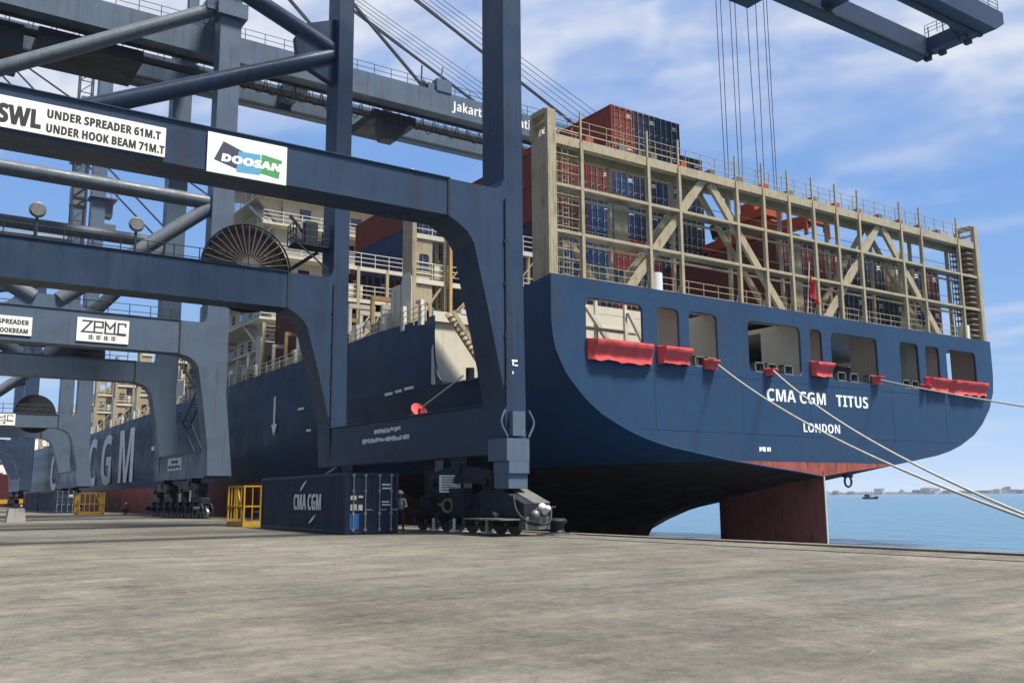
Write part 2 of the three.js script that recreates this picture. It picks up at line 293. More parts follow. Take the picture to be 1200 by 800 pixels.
  const bg = new THREE.BufferGeometry(); bg.setAttribute('position', new THREE.Float32BufferAttribute(pos, 3)); bg.computeVertexNormals();
  structure('far_shore', bg, paint([0.060, 0.060, 0.058], { vary: 0.6, tile: 90, bump: 0, grimeAmt: 0.5, grime: [0.05, 0.07, 0.045], rough: 0.8 }));
  const farWall = [paint([0.34, 0.34, 0.33], { tile: 30, bump: 0 }), paint([0.17, 0.09, 0.07], { tile: 30, bump: 0 }), paint([0.12, 0.125, 0.13], { tile: 30, bump: 0 })];
  for (let k = 0; k < 46; k++) {
    const p0 = P(k < 30 ? rr(-500, 900) : rr(-2200, 2200), rr(5, 40)), w = rr(10, 34), h = rr(5, 10) + (k % 9 === 0 ? 5 : 0), dp = rr(10, 22), o = thing('waterfront_shed', ['pale', 'reddish', 'grey'][k % 3] + ' low hazy shed on the far shore across the water', 'building', [p0.x, 0, p0.z], 'sheds on the far shore');
    mesh('wall', box(p0.x - dp / 2, p0.x + dp / 2, -2, h, p0.z - w / 2, p0.z + w / 2), farWall[k % 3], o);
    mesh('roof', prism([[p0.x - dp / 2 - 0.6, h], [p0.x + dp / 2 + 0.6, h], [p0.x, h + 2.2]], p0.z - w / 2 - 0.6, p0.z + w / 2 + 0.6), farWall[(k + 1) % 3], o);
  }
  const bp = V(0.818, 0, -0.575).multiplyScalar(700);
  const boat = thing('small_boat', 'small dark boat out on the open water', 'boat', [bp.x, SEA, bp.z]);
  mesh('hull', prismX([[bp.z - 5.5, SEA + 1.3], [bp.z - 4.6, SEA - 0.3], [bp.z + 4.8, SEA - 0.3], [bp.z + 6.2, SEA + 1.9], [bp.z + 3, SEA + 1.2]], bp.x - 1.4, bp.x + 1.4), M.dark, boat);
  mesh('cabin', box(bp.x - 1.1, bp.x + 1.1, SEA + 1.1, SEA + 3.2, bp.z - 3.6, bp.z - 0.6), M.dark, boat);
  mesh('mast', tube([bp.x, SEA + 1, bp.z + 1.6], [bp.x, SEA + 5.6, bp.z + 1.6], 0.12, 6), M.dark, boat);
}

// ------------------------------------------------------------------ the container ship
const ZT = -37.58, CX = 48.8, DK = 12.85;     // transom plane, centre line, poop deck
const ship = thing('container_ship', 'huge blue container ship moored stern-on beside the quay', 'ship', [CX, SEA, ZT - 150]);
{
  // hull sections: half breadth and height, deck edge first, keel last
  const sec0 = [[20.8, 12.85], [20.8, 10.3], [20.6, 8.99], [19.9, 7.7], [18.7, 6.5], [17.5, 5.68], [15.6, 4.86], [14.1, 4.42], [12.7, 4.12], [8.5, 3.52], [4.9, 3.12], [2.2, 2.86], [0, 2.6]];
  const key = (s, t) => { for (let i = 1; i < t.length; i++) if (s <= t[i][0]) { const a = t[i - 1], b = t[i]; return mix(a[1], b[1], clamp((s - a[0]) / (b[0] - a[0]))); } return t[t.length - 1][1]; };
  const half = (s) => key(s, [[0, 20.8], [3, 21.4], [8, 22.2], [16, 22.8], [150, 22.8], [185, 22.0], [215, 18.5], [245, 12], [268, 5.2], [282, 0.4]]);
  const sheer = (s) => key(s, [[0, 12.85], [1.5, 12.5], [6, 12.1], [30, 11.7], [110, 11.0], [180, 11.4], [230, 14], [282, 17]]);
  const stretch = (s) => key(s, [[0, 0], [9, 0.15], [16.3, 0.26], [22, 0.36], [28, 0.52], [36, 0.9], [50, 1.3]]);
  const line = (s) => key(s, [[0, 3.45], [25, 2.9], [282, 2.6]]);
  const LEDGE = 8.0;
  function section(s) {
    const B = half(s), k = 1 + stretch(s), sh = sheer(s), e = mix(1, 0.35, step(34, 80, s));
    return sec0.map(([h, y], i) => [B * Math.pow(h / 20.8, e), i === 0 ? sh : Math.min(sh - 0.01 * i, 12.85 - (12.85 - y) * k)]);
  }
  function cut(sec, y0, y1, n) {   // points of the section between heights y0 (upper) and y1 (lower)
    const hb = (y) => { for (let i = 1; i < sec.length; i++) if (y >= sec[i][1]) { const a = sec[i - 1], b = sec[i], t = clamp((a[1] - y) / Math.max(1e-6, a[1] - b[1])); return mix(a[0], b[0], t); } return 0; };
    const o = []; for (let i = 0; i <= n; i++) { const y = mix(y0, y1, i / n); o.push([hb(y), y]); } return o;
  }
  const S = [0, 1, 2, 3, 4, 5, 6, 7, 8, 9, 9.35, 10.5, 12, 13.5, 15, 16, 17, 18, 20, 23, 26, 30, 36, 45, 60, 80, 110, 150, 170, 185, 200, 215, 230, 245, 257, 268, 276, 282];
  const up = [[], []], mid = [[], []], low = [[], []];
  const strips = S.map((s) => {
    const c = section(s), keel = c[c.length - 1][1], L = line(s);
    const below = []; // follow the section polyline below the paint line so that the flat counter keeps its shape
    const lowPts = [cut(c, L, L - 1, 1)[0], ...c.filter((q) => q[1] < L - 0.01)];
    const tot = [0]; for (let i = 1; i < lowPts.length; i++) tot.push(tot[i - 1] + Math.hypot(lowPts[i][0] - lowPts[i - 1][0], lowPts[i][1] - lowPts[i - 1][1]));
    for (let k = 0; k <= 10; k++) { const t = tot[tot.length - 1] * k / 10; let i = 1; while (i < tot.length - 1 && tot[i] < t) i++; const f = tot[i] > tot[i - 1] ? (t - tot[i - 1]) / (tot[i] - tot[i - 1]) : 0; below.push([mix(lowPts[i - 1][0], lowPts[i][0], f), mix(lowPts[i - 1][1], lowPts[i][1], f)]); }
    return { s, up: cut(c, sheer(s), LEDGE, 3), mid: cut(c, LEDGE, L, 10), low: below };
  });
  function skin(part, skip) {
    const pos = [];
    for (let i = 0; i + 1 < strips.length; i++) for (const sd of [-1, 1]) {
      if (skip && skip(strips[i].s, strips[i + 1].s, sd)) continue;
      const a = strips[i][part], b = strips[i + 1][part], za = ZT - strips[i].s, zb = ZT - strips[i + 1].s;
      for (let k = 0; k + 1 < a.length; k++) {
        const p = [[CX + sd * a[k][0], a[k][1], za], [CX + sd * b[k][0], b[k][1], zb], [CX + sd * b[k + 1][0], b[k + 1][1], zb], [CX + sd * a[k + 1][0], a[k + 1][1], za]];
        const q = sd < 0 ? [0, 1, 2, 0, 2, 3] : [0, 2, 1, 0, 3, 2]; for (const t of q) pos.push(...p[t]);
      }
    }
    let g = new THREE.BufferGeometry(); g.setAttribute('position', new THREE.Float32BufferAttribute(pos, 3)); g = mergeVertices(g, 1e-3); g.computeVertexNormals(); return g;
  }
  const open = (a, b, sd) => sd < 0 ? a >= 4 && b <= 9.35 : a >= 3 && b <= 18;
  mesh('topside', [skin('up', open), skin('mid')], M.hull, ship);
  mesh('counter_bottom', skin('low', (a) => a >= 23), M.bootShaded, ship); mesh('boot_topping', skin('low', (a) => a < 23), M.boot, ship);  // shade painted into the counter's colour, plain boot red further forward
  // inner lining of the bulwark beside the openings, so the plate has a thickness
  const zc0 = ZT - 4, zc1 = ZT - 9.35;
  for (const g of [box(27.0, 27.9, LEDGE - 0.12, LEDGE - 0.02, zc1, zc0 - 1.2), box(70.4, 71.6, LEDGE - 0.12, LEDGE + 0.02, ZT - 18, ZT - 3)]) mesh('opening_rim', g, M.hull, ship);
  // fillet plates at the lower forward corner of the side opening
  { const f = [[zc1 - 0.05, LEDGE - 0.05]]; for (let i = 0; i <= 5; i++) { const t = i / 5 * Math.PI / 2; f.push([zc1 + 1.2 - 1.2 * Math.sin(t), LEDGE + 1.2 - 1.2 * Math.cos(t)]); } f.push([zc1 - 0.05, LEDGE + 1.2]);
    mesh('corner_plate', prismX(f, 26.55, 26.66), M.hull, ship); }
  // transom with its mooring openings
  const out = [[CX + 20.8, DK]]; for (const [h, y] of sec0.slice(1)) out.push([CX + h, y]); for (const [h, y] of sec0.slice(0, -1).reverse()) out.push([CX - h, y]);
  const holes = [[30.2, 34.25, 9.0, 11.86], [35.25, 37.0, 9.1, 11.9], [37.7, 40.05, 8.7, 11.9], [42.6, 47.45, 8.72, 11.86], [48.3, 49.55, 9.1, 11.88], [50.4, 55.35, 8.66, 11.84], [57.85, 60.1, 8.6, 11.88], [60.9, 62.65, 9.0, 11.86], [63.5, 67.4, 9.0, 11.82]];
  const blue = out.filter((p) => p[1] >= 3.46), xr = 3.46, red = out.filter((p) => p[1] < 3.46);
  const hbAt = (y) => { for (let i = 1; i < sec0.length; i++) if (y >= sec0[i][1]) { const a = sec0[i - 1], b = sec0[i]; return mix(a[0], b[0], (a[1] - y) / (a[1] - b[1])); } return 0; };
  const rightHalf = sec0.filter((p) => p[1] > xr).map(([h, y]) => [CX + h, y]), hr = hbAt(xr);
  const upper = [...rightHalf, [CX + hr, xr], [CX - hr, xr], ...rightHalf.map(([x, y]) => [2 * CX - x, y]).reverse()];
  mesh('transom', prism(upper, ZT - 0.14, ZT + 0.06, holes.map((h) => roundRect(...h, 0.38))), M.hull, ship);
  const lowR = sec0.filter((p) => p[1] < xr).map(([h, y]) => [CX + h, y]);
  mesh('transom_boot', prism([[CX + hr, xr], ...lowR, ...lowR.slice(0, -1).reverse().map(([x, y]) => [2 * CX - x, y]), [CX - hr, xr]], ZT - 0.14, ZT + 0.055), M.boot, ship);
  for (const x of [35.0, 41.9, 48.0, 56.6, 62.9]) mesh('weld_seam', box(x - 0.015, x + 0.015, 4.9, 8.55, ZT + 0.055, ZT + 0.072), M.hull, ship);
  for (const y of [5.05, 8.3]) mesh('weld_seam', box(34, 64, y - 0.015, y + 0.015, ZT + 0.055, ZT + 0.071), M.hull, ship);
  // weld bead along the edge of the transom
  mesh('edge_bead', new THREE.TubeGeometry(new THREE.CatmullRomCurve3(sec0.map(([h, y]) => V(CX - h, y, ZT + 0.03)), false, 'catmullrom', 0.2), 60, 0.06, 5), M.hull, ship);
  for (const h of holes) {   // coaming round each opening
    const r = roundRect(h[0], h[1], h[2], h[3], 0.38, 4), p = r.map(([x, y]) => V(x, y, ZT + 0.0)); p.push(p[0].clone());
    mesh('opening_coaming', new THREE.TubeGeometry(new THREE.CatmullRomCurve3(p, false, 'catmullrom', 0.1), 60, 0.07, 5), M.hull, ship);
  }
  // mooring deck behind the openings: floor, deckhead, bulkheads, pillars
  mesh('mooring_deck', [box(29.1, 68.5, 7.7, 8.0, ZT - 19, ZT - 0.16), box(27.9, 29.1, 7.72, 7.98, ZT - 9.5, ZT - 4.5)], M.steel, ship);
  mesh('poop_deck', [box(28.4, 69.3, DK - 0.5, DK - 0.2, ZT - 2.3, ZT - 0.16), box(49.2, 69.3, DK - 0.5, DK - 0.2, ZT - 19.5, ZT - 2.3), box(28.4, 49.2, DK - 0.5, DK - 0.2, ZT - 11.5, ZT - 9.52)], M.cream, ship);
  mesh('bulkhead', [box(26.5, 50, 8, DK - 0.5, ZT - 9.75, ZT - 9.55), box(50, 70.4, 8, DK - 0.5, ZT - 19.2, ZT - 19), box(49.9, 50.1, 8, DK - 0.5, ZT - 19, ZT - 9.75)], M.cream, ship);
  for (const [x, d] of [[37.35, 3.2], [41.3, 5.5], [48.05, 3.6], [50.0, 4], [56.6, 3.0], [60.6, 4], [63.1, 3.4], [68.6, 2.6]]) mesh('partition', box(x - 0.06, x + 0.06, 8, DK - 0.5, ZT - d, ZT - 0.16), M.cream, ship);
  for (const [x, z] of [[31.6, -3.2], [33.4, -5], [35.3, -6.5], [53.4, -6], [58, -7], [65.6, -2.0], [66.5, -9]]) mesh('pillar', tube([x, 8, ZT + z], [x, DK - 0.5, ZT + z], 0.17, 10), M.cream, ship);
  mesh('bulkhead', box(34.5, 48.8, DK - 0.5, 14.0, ZT - 9.74, ZT - 9.58), M.cream, ship);
  { const g = []; for (const x of [33.6, 36.2, 38.6, 40.9]) g.push(box(x, x + 0.2, 8, 13.6, ZT - 6.6, ZT - 6.4)); for (const y of [10.4, 11.6, 12.7]) g.push(box(32.6, 41.1, y, y + 0.12, ZT - 6.62, ZT - 6.5)); g.push(bar([35.4, 13.0, ZT - 6.3], [38.4, 9.4, ZT - 6.3], 0.24)); g.push(bar([38.8, 13.0, ZT - 6.3], [40.8, 9.8, ZT - 6.3], 0.2)); mesh('deck_lattice', g, M.cream, ship); }
  mesh('deck_brace', [bar([31.5, 11.4, ZT - 3.2], [34.6, 8.2, ZT - 3.2], 0.24), bar([30, 10.9, ZT - 3], [35.5, 10.9, ZT - 3], 0.16), bar([30, 9.3, ZT - 3], [35.5, 9.3, ZT - 3], 0.12), bar([35.8, 11.8, ZT - 1.6], [35.55, 9.1, ZT - 1.2], 0.2)], M.cream, ship);
  // stair down the bulkhead in the side opening
  { const g = [], a = [26.95, 12.1, ZT - 8.8], b = [29.6, 8.8, ZT - 8.8]; for (const dz of [0, 0.75]) g.push(bar([a[0], a[1], a[2] + dz], [b[0], b[1], b[2] + dz], 0.07, 0.26)); for (let i = 1; i < 13; i++) g.push(box(mix(a[0], b[0], i / 13) - 0.13, mix(a[0], b[0], i / 13) + 0.13, mix(a[1], b[1], i / 13) - 0.02, mix(a[1], b[1], i / 13) + 0.03, a[2] + 0.04, a[2] + 0.71));
    mesh('companion_stair', g, M.beige, ship); }
  mesh('winch', [tube([28.3, 8.75, ZT - 6.3], [29.9, 8.75, ZT - 6.3], 0.55, 16), box(28.0, 28.3, 8, 9.4, ZT - 6.9, ZT - 5.7), box(29.9, 30.3, 8, 9.5, ZT - 7, ZT - 5.6)], M.dark, ship);
  mesh('bollard_post', [tube([28.2, 8, ZT - 8.2], [28.2, 8.9, ZT - 8.2], 0.25), tube([29.0, 8, ZT - 8.2], [29.0, 8.9, ZT - 8.2], 0.25)], M.dark, ship);
  for (const x of [32.5, 45.2, 53.0]) mesh('winch', [tube([x - 1, 8.85, ZT - 5.2], [x + 1, 8.85, ZT - 5.2], 0.6, 16), box(x - 1.35, x - 1, 8, 9.6, ZT - 5.8, ZT - 4.6), box(x + 1, x + 1.5, 8, 9.7, ZT - 5.9, ZT - 4.5)], M.steel, ship);
  // fairleads on the sills of the openings
  for (const [x, y] of [[38.6, 8.72], [39.55, 8.72], [43.6, 8.74], [44.7, 8.74], [46.2, 8.74], [51.4, 8.68], [52.7, 8.68], [54.7, 8.68], [59.5, 8.62], [58.5, 8.62]]) {
    const f = mesh('fairlead', [box(x - 0.42, x + 0.42, y, y + 0.1, ZT - 0.5, ZT + 0.05), box(x - 0.42, x - 0.34, y, y + 0.62, ZT - 0.45, ZT), box(x + 0.34, x + 0.42, y, y + 0.62, ZT - 0.45, ZT), box(x - 0.42, x + 0.42, y + 0.56, y + 0.64, ZT - 0.45, ZT)], M.steel, ship);
    mesh('roller', [tube([x - 0.2, y + 0.1, ZT - 0.2], [x - 0.2, y + 0.56, ZT - 0.2], 0.11, 10), tube([x + 0.2, y + 0.1, ZT - 0.2], [x + 0.2, y + 0.56, ZT - 0.2], 0.11, 10)], M.dark, f);
  }
  // red fabric-covered troughs hung below the openings
  const troughs = [[30.2, 34.75, 9.6, 8.5], [35.15, 37.55, 9.6, 8.65], [38.75, 39.7, 9.12, 8.6], [43.85, 44.6, 8.95, 8.55], [48.15, 50.1, 9.7, 8.85], [54.4, 55.2, 9.2, 8.7], [59.9, 60.5, 8.95, 8.6], [60.55, 63.1, 9.5, 8.6], [63.3, 68.2, 9.5, 8.5]];
  seed = 99;
  for (const [x0, x1, yt, yb] of troughs) {
    const nx = Math.max(6, Math.round((x1 - x0) * 6)), ny = 8, pos = [], P = [];
    for (let i = 0; i <= nx; i++) { const u = i / nx, x = mix(x0, x1, u); for (let j = 0; j <= ny; j++) { const v = j / ny, wob = 0.05 * (fbm(x * 1.3, v * 1.5 + x0, 999, 999, 2, 4) - 0.5) * 2, belly = 0.62 - 0.34 * step(0.1, 0.75, v) + 0.10 * v * v; const end = Math.min(1, Math.min(u, 1 - u) * 14); P.push([x + (u - 0.5) * 0.1 * v * -2 * 0.6, mix(yt, yb, v) + v * v * 0.28 * (fbm(x * 2.2, x0, 999, 999, 3, 8) - 0.5), ZT + 0.06 + belly * (0.35 + 0.65 * end) + wob]); } }
    const W = ny + 1, tri = (a, b, c) => pos.push(...P[a], ...P[b], ...P[c]);
    for (let i = 0; i < nx; i++) for (let j = 0; j < ny; j++) { const a = i * W + j, b = a + W; tri(a, a + 1, b); tri(b, a + 1, b + 1); }
    for (let i = 0; i < nx; i++) { const a = i * W, b = a + W, A = [P[a][0], yt + 0.06, ZT + 0.06], B = [P[b][0], yt + 0.06, ZT + 0.06]; pos.push(...A, ...P[a], ...P[b], ...A, ...P[b], ...B); }
    for (const i of [0, nx]) for (let j = 0; j < ny; j++) { const a = P[i * W + j], b = P[i * W + j + 1], A = [a[0], a[1], ZT + 0.06], B = [b[0], b[1], ZT + 0.06]; pos.push(...A, ...B, ...a, ...a, ...B, ...b); }
    let g = new THREE.BufferGeometry(); g.setAttribute('position', new THREE.Float32BufferAttribute(pos, 3)); g.computeVertexNormals();
    mesh('trough_cover', g, M.redTrough, ship, 'bright red fabric cover below a mooring opening');
  }
  // lettering on the transom and side
  const put = (str, x, y, h, w) => mesh('lettering', text(str, h, w, 0.02).translate(x, y, ZT + 0.062), M.lettering, ship);
  put('CMA', 44.0, 7.08, 0.74, 2.62); put('CGM', 47.0, 7.06, 0.74, 2.5); put('TITUS', 50.55, 7.04, 0.74, 3.3); put('LONDON', 47.2, 5.3, 0.56, 3.55); mesh('draught_figures', rubbed([[4.02, 0.28, 43.1, 44.1]], 31, (g) => g.translate(0, 0, ZT + 0.062)), M.lettering, ship);
  const side = (str, z0, w, y, h) => { const hb = half(ZT - (z0 + w / 2)); mesh('lettering', text(str, h, w, 0.03).rotateY(-Math.PI / 2).translate(CX - hb - 0.03, y, z0), M.lettering, ship); };
  side('C', -148.4, 6.0, 3.5, 6.6); side('G', -139.0, 6.4, 3.5, 6.6); side('M', -127.8, 8, 3.6, 6.6); side('C', -183, 6.5, 3.2, 6.4);
  mesh('draught_mark', [box(CX - 22.84, CX - 22.80, 6.95, 7.4, -111.2, -104.7)], M.lettering, ship);
  mesh('draught_mark', [box(CX - 22.84, CX - 22.80, 7.3, 9.5, -71.95, -71.6), prismX([[-72.4, 7.3], [-71.75, 6.4], [-71.15, 7.3]], CX - 22.84, CX - 22.80)], M.lettering, ship);
  for (const [z, y, w] of [[-52.3, 7.75, 1.0], [-50.9, 7.8, 0.8], [-49.7, 7.85, 1.1], [-66.8, 8.0, 1.2], [-65, 6.3, 0.8], [-58.5, 6.5, 0.5]]) mesh('scuff_mark', box(CX - 22.83, CX - 22.79, y, y + 0.16, z, z + w), M.lettering, ship);
  // rudder, horn and skeg
  const foil = (zt, zl, t, n = 10) => { const a = []; for (let i = 0; i <= n; i++) { const u = i / n; a.push([t * 2.6 * (0.2969 * Math.sqrt(u) - 0.126 * u - 0.3516 * u * u + 0.2843 * u ** 3 - 0.1015 * u ** 4) * 1.9, mix(zl, zt, u)]); } return a; };
  { const f = foil(ZT + 0.1, ZT - 8.7, 0.6), o = [...f.map(([h, z]) => [CX + h, -z]), ...f.slice(1, -1).reverse().map(([h, z]) => [CX - h, -z])];
    const g = new THREE.ExtrudeGeometry(new THREE.Shape(o.map((p) => new THREE.Vector2(...p))), { depth: 6.2, bevelEnabled: false }); g.rotateX(-Math.PI / 2); g.translate(0, -4.6, 0);
    const p = g.attributes.position; for (let i = 0; i < p.count; i++) if (p.getY(i) > 1) p.setY(i, 2.95 + (p.getZ(i) - ZT) * 0.19 + (p.getZ(i) < ZT - 7 ? 0.3 : 0));
    mesh('rudder', g, M.boot, ship); mesh('rudder_edge', box(CX - 0.05, CX + 0.05, -2.4, 2.6, ZT + 0.1, ZT + 0.16), M.cream, ship); }
  mesh('skeg', prismX([[ZT - 9, 1.3], [ZT - 12.3, 0.50], [ZT - 15, -0.02], [ZT - 16.3, -0.62], [ZT - 17, -1.5], [ZT - 17.4, -3.2], [ZT - 18, -6], [ZT - 60, -6], [ZT - 60, 3], [ZT - 14, 3]], CX - 0.9, CX + 0.9), M.bootShaded, ship);  // skeg wears the same shade-darkened boot red
  mesh('towing_ring', [new THREE.TorusGeometry(0.34, 0.07, 6, 18).translate(51.6, 2.3, ZT - 0.2), box(51.2, 52.0, 2.55, 2.75, ZT - 0.3, ZT - 0.1)], M.dark, ship);
  mesh('main_deck', (() => { const p = []; for (let i = 0; i + 1 < S.length; i++) { if (S[i] < 9.3) continue; const a = half(S[i]) - 0.02, b = half(S[i + 1]) - 0.02, ya = sheer(S[i]) - 0.35, yb = sheer(S[i + 1]) - 0.35, za = ZT - S[i], zb = ZT - S[i + 1]; p.push(CX - a, ya, za, CX + a, ya, za, CX + b, yb, zb, CX - a, ya, za, CX + b, yb, zb, CX - b, yb, zb); } const g = new THREE.BufferGeometry(); g.setAttribute('position', new THREE.Float32BufferAttribute(p, 3)); g.computeVertexNormals(); return g; })(), M.deck, ship);

  // -------- stern lashing frame standing on the transom
  const L1 = 15.3, L2 = 17.85, LT = 20.1, LTT = 20.62;
  const frame = new THREE.Group(); frame.name = 'lashing_frame'; frame.position.set(48.8 - CX, DK - SEA, 149.2); ship.add(frame);
  const posts = []; for (let i = 0; i < 16; i++) posts.push(30.34 + i * 2.43);
  for (const [x0, x1] of [[28.0, 28.55], [69.0, 69.45]]) {   // end portals: deep plates with a looped head
    mesh('end_plate', prismX([[ZT - 1.7, DK - 0.2], [ZT - 0.05, DK - 0.2], [ZT - 0.05, LTT - 0.05], [ZT - 1.7, LTT - 0.05]], x0 + 0.1, x0 + 0.32), M.beige, frame);
    mesh('end_post', [box(x0, x1, DK - 0.1, 21.9, ZT - 0.32, ZT - 0.06), box(x0, x1, LTT - 0.1, 21.7, ZT - 1.7, ZT - 1.45), box(x0, x1, 21.7, 22.0, ZT - 1.6, ZT - 0.3), box(x0 + 0.05, x1 - 0.05, 21.2, 21.3, ZT - 1.5, ZT - 0.3)], M.beige, frame);
  }
  for (const x of posts.filter((_, i) => ![1, 4, 11, 14].includes(i))) {
    mesh('post', [box(x - 0.10, x + 0.10, DK - 0.1, LTT - 0.1, ZT - 0.33, ZT - 0.1), box(x - 0.05, x + 0.05, LTT - 0.1, 22.2, ZT - 0.26, ZT - 0.16)], M.beige, frame);
    mesh('post_foot', prism([[x - 0.35, DK - 0.12], [x + 0.35, DK - 0.12], [x + 0.14, DK + 0.5], [x - 0.14, DK + 0.5]], ZT - 0.39, ZT - 0.33), M.beige, frame);
  }
  for (const [y, h, d] of [[L1, 0.1, 0.5], [L2, 0.1, 0.5]]) {
    mesh('walkway', box(28.56, 68.98, y - 0.05, y - 0.01, ZT - 1.12, ZT - 0.46), M.steel, frame);
    mesh('beam', box(28.56, 68.98, y - h, y + 0.06, ZT - 0.32, ZT - 0.12), M.beige, frame);
    mesh('beam', box(28.56, 68.98, y - h - 0.08, y - 0.06, ZT - 1.62, ZT - 1.5), M.beige, frame);
  }
  mesh('top_beam', box(28.56, 68.98, LT, LTT, ZT - 0.62, ZT - 0.16), M.beige, frame);
  mesh('top_beam', box(28.56, 68.98, LT - 0.1, LTT - 0.1, ZT - 1.75, ZT - 1.4), M.beige, frame);
  mesh('top_walkway', box(28.56, 68.98, LTT - 0.1, LTT - 0.06, ZT - 1.38, ZT - 0.64), M.steel, frame);
  for (const z of [ZT - 0.45, ZT - 1.6]) for (const [a, b] of [[[33.8, DK, 0], [39.75, LT, 0]], [[40.45, LT, 0], [46.5, DK, 0]], [[50.85, DK, 0], [57.1, LT, 0]], [[57.55, LT, 0], [63.7, DK, 0]]]) mesh('brace', bar([a[0], a[1], z], [b[0], b[1], z], 0.22, z > ZT - 1 ? 0.5 : 0.3), M.beige, frame);
  for (let i = 1; i < 16; i += 2) mesh('inner_post', box(posts[i] + 0.6, posts[i] + 0.78, DK - 0.2, LT, ZT - 1.7, ZT - 1.48), M.beige, frame);
    for (const [x, w, yl, yh] of [[33.95, 1.0, L1 + 0.1, L2 + 0.9], [49.05, 1.25, DK + 0.4, L2 + 0.9], [61.3, 1.1, DK + 0.4, L2 + 0.2]]) mesh('shear_plate', box(x, x + w, yl, yh, ZT - 1.82, ZT - 1.76), M.beige, frame);
  mesh('handrail', railing([28.6, LTT, ZT - 0.3], [68.9, LTT, ZT - 0.3], 1.12, 1.22), M.beige, frame);
  mesh('handrail', railing([28.6, LTT - 0.1, ZT - 1.5], [68.9, LTT - 0.1, ZT - 1.5], 1.12, 1.22), M.beige, frame);
  for (const y of [L1, L2]) mesh('handrail', railing([28.6, y, ZT - 1.45], [33.5, y, ZT - 1.45], 1.05, 1.22), M.beige, frame);
  for (const y of [L1, L2]) mesh('handrail', tube([33.5, y + 1.05, ZT - 1.45], [68.9, y + 1.05, ZT - 1.45], 0.022, 5), M.beige, frame);
  mesh('handrail', railing([28.6, DK - 0.2, ZT - 0.5], [69, DK - 0.2, ZT - 0.5], 1.15, 1.22), M.beige, frame);
  for (let k = 0; k < 5; k++) { const y0 = DK + k * 1.75; mesh('guard_bar', [tube([28.55, y0 + 0.5, ZT - 0.25], [30.3, y0 + 0.5, ZT - 0.25], 0.025, 5), tube([28.55, y0 + 1.0, ZT - 0.25], [30.3, y0 + 1.0, ZT - 0.25], 0.025, 5), tube([28.55, y0 + 1.5, ZT - 0.25], [30.3, y0 + 1.5, ZT - 0.25], 0.025, 5)], M.beige, frame); }
  { const g = [tube([29.1, DK, ZT - 0.3], [29.1, LT, ZT - 0.3], 0.03, 5), tube([29.5, DK, ZT - 0.3], [29.5, LT, ZT - 0.3], 0.03, 5)]; for (let y = DK + 0.2; y < LT; y += 0.3) g.push(tube([29.1, y, ZT - 0.3], [29.5, y, ZT - 0.3], 0.018, 4)); mesh('ladder', g, M.beige, frame); }
  { const g = []; for (let k = 0; k < 17; k++) g.push(box(68.1, 68.98, DK + 0.4 + k * 0.43, DK + 0.46 + k * 0.43, ZT - 1.7, ZT - 0.3)); for (const x of [68.15, 68.55, 68.95]) g.push(box(x - 0.03, x + 0.03, DK, LT, ZT - 1.72, ZT - 1.66)); mesh('lattice_panel', g, M.beige, frame); }
  for (const g of [bar([28.6, DK, ZT - 1.5], [30.2, L1 - 0.2, ZT - 1.5], 0.2, 0.3), bar([30.6, L1 - 0.2, ZT - 1.5], [32.4, DK, ZT - 1.5], 0.2, 0.3), bar([63.2, DK + 0.2, ZT - 1.55], [61.4, L1 - 0.2, ZT - 1.55], 0.2, 0.3)]) mesh('lower_brace', g, M.beige, frame);
  for (let i = 0; i < 15; i++) mesh('lashing_bin', [box(posts[i] + 0.9, posts[i] + 1.35, LTT - 0.05, LTT + 0.62, ZT - 1.3, ZT - 0.85)], i % 3 ? M.steel : M.orange, frame);
  for (const x of [36.0, 67.5]) mesh('life_raft_canister', tube([x, DK - 0.1, ZT - 0.75], [x, DK + 1.15, ZT - 0.75], 0.42, 14), M.white, ship, 'white canister strapped to the stern rail');
  { // red ensign drooping from the stern staff
    const fl = mesh('flag_staff', tube([48.6, DK, ZT - 0.2], [48.75, DK + 3.4, ZT + 0.05], 0.035, 6), M.white, ship);
    const g = new THREE.PlaneGeometry(0.9, 1.7, 8, 12), p = g.attributes.position; for (let i = 0; i < p.count; i++) { const u = p.getX(i) + 0.45, v = 0.85 - p.getY(i); p.setXYZ(i, 48.72 + u * (0.25 + 0.6 * v / 1.7), DK + 2.6 - v * 0.85 - u * 0.55, ZT + 0.05 + 0.13 * Math.sin(u * 11 + v * 2.1)); } g.computeVertexNormals();
    mesh('flag', g, new THREE.MeshStandardMaterial({ color: new THREE.Color().setRGB(0.55, 0.02, 0.03), roughness: 0.9, side: THREE.DoubleSide }), ship, 'red flag drooping from a staff'); }

  // -------- lashing bridges forward, seen between the crane legs
  function bridge(z, rows, levels, x0 = 26.7) {
    const b = new THREE.Group(); b.name = 'lashing_bridge'; b.position.set(x0 - CX, 11.4 - SEA, z - (ZT - 150)); ship.add(b);
    const top = levels[levels.length - 1], x1 = x0 + rows * 2.42;
    mesh('post', [box(x0, x0 + 0.3, 11.2, top + 1.3, z - 1.3, z)], M.beige, b);
    mesh('end_plate', prismX([[z - 1.3, 11.3], [z, 11.3], [z, 15.0], [z - 0.25, 15.4], [z - 1.05, 15.4], [z - 1.3, 15.0]], x0 - 0.06, x0 - 0.01), M.cream, b);
    for (let i = 1; i <= rows; i++) mesh('post', [box(x0 + i * 2.42 - 0.12, x0 + i * 2.42 + 0.12, 11.2, top, z - 0.22, z), box(x0 + i * 2.42 - 0.1, x0 + i * 2.42 + 0.1, 11.2, top, z - 1.3, z - 1.1)], M.beige, b);
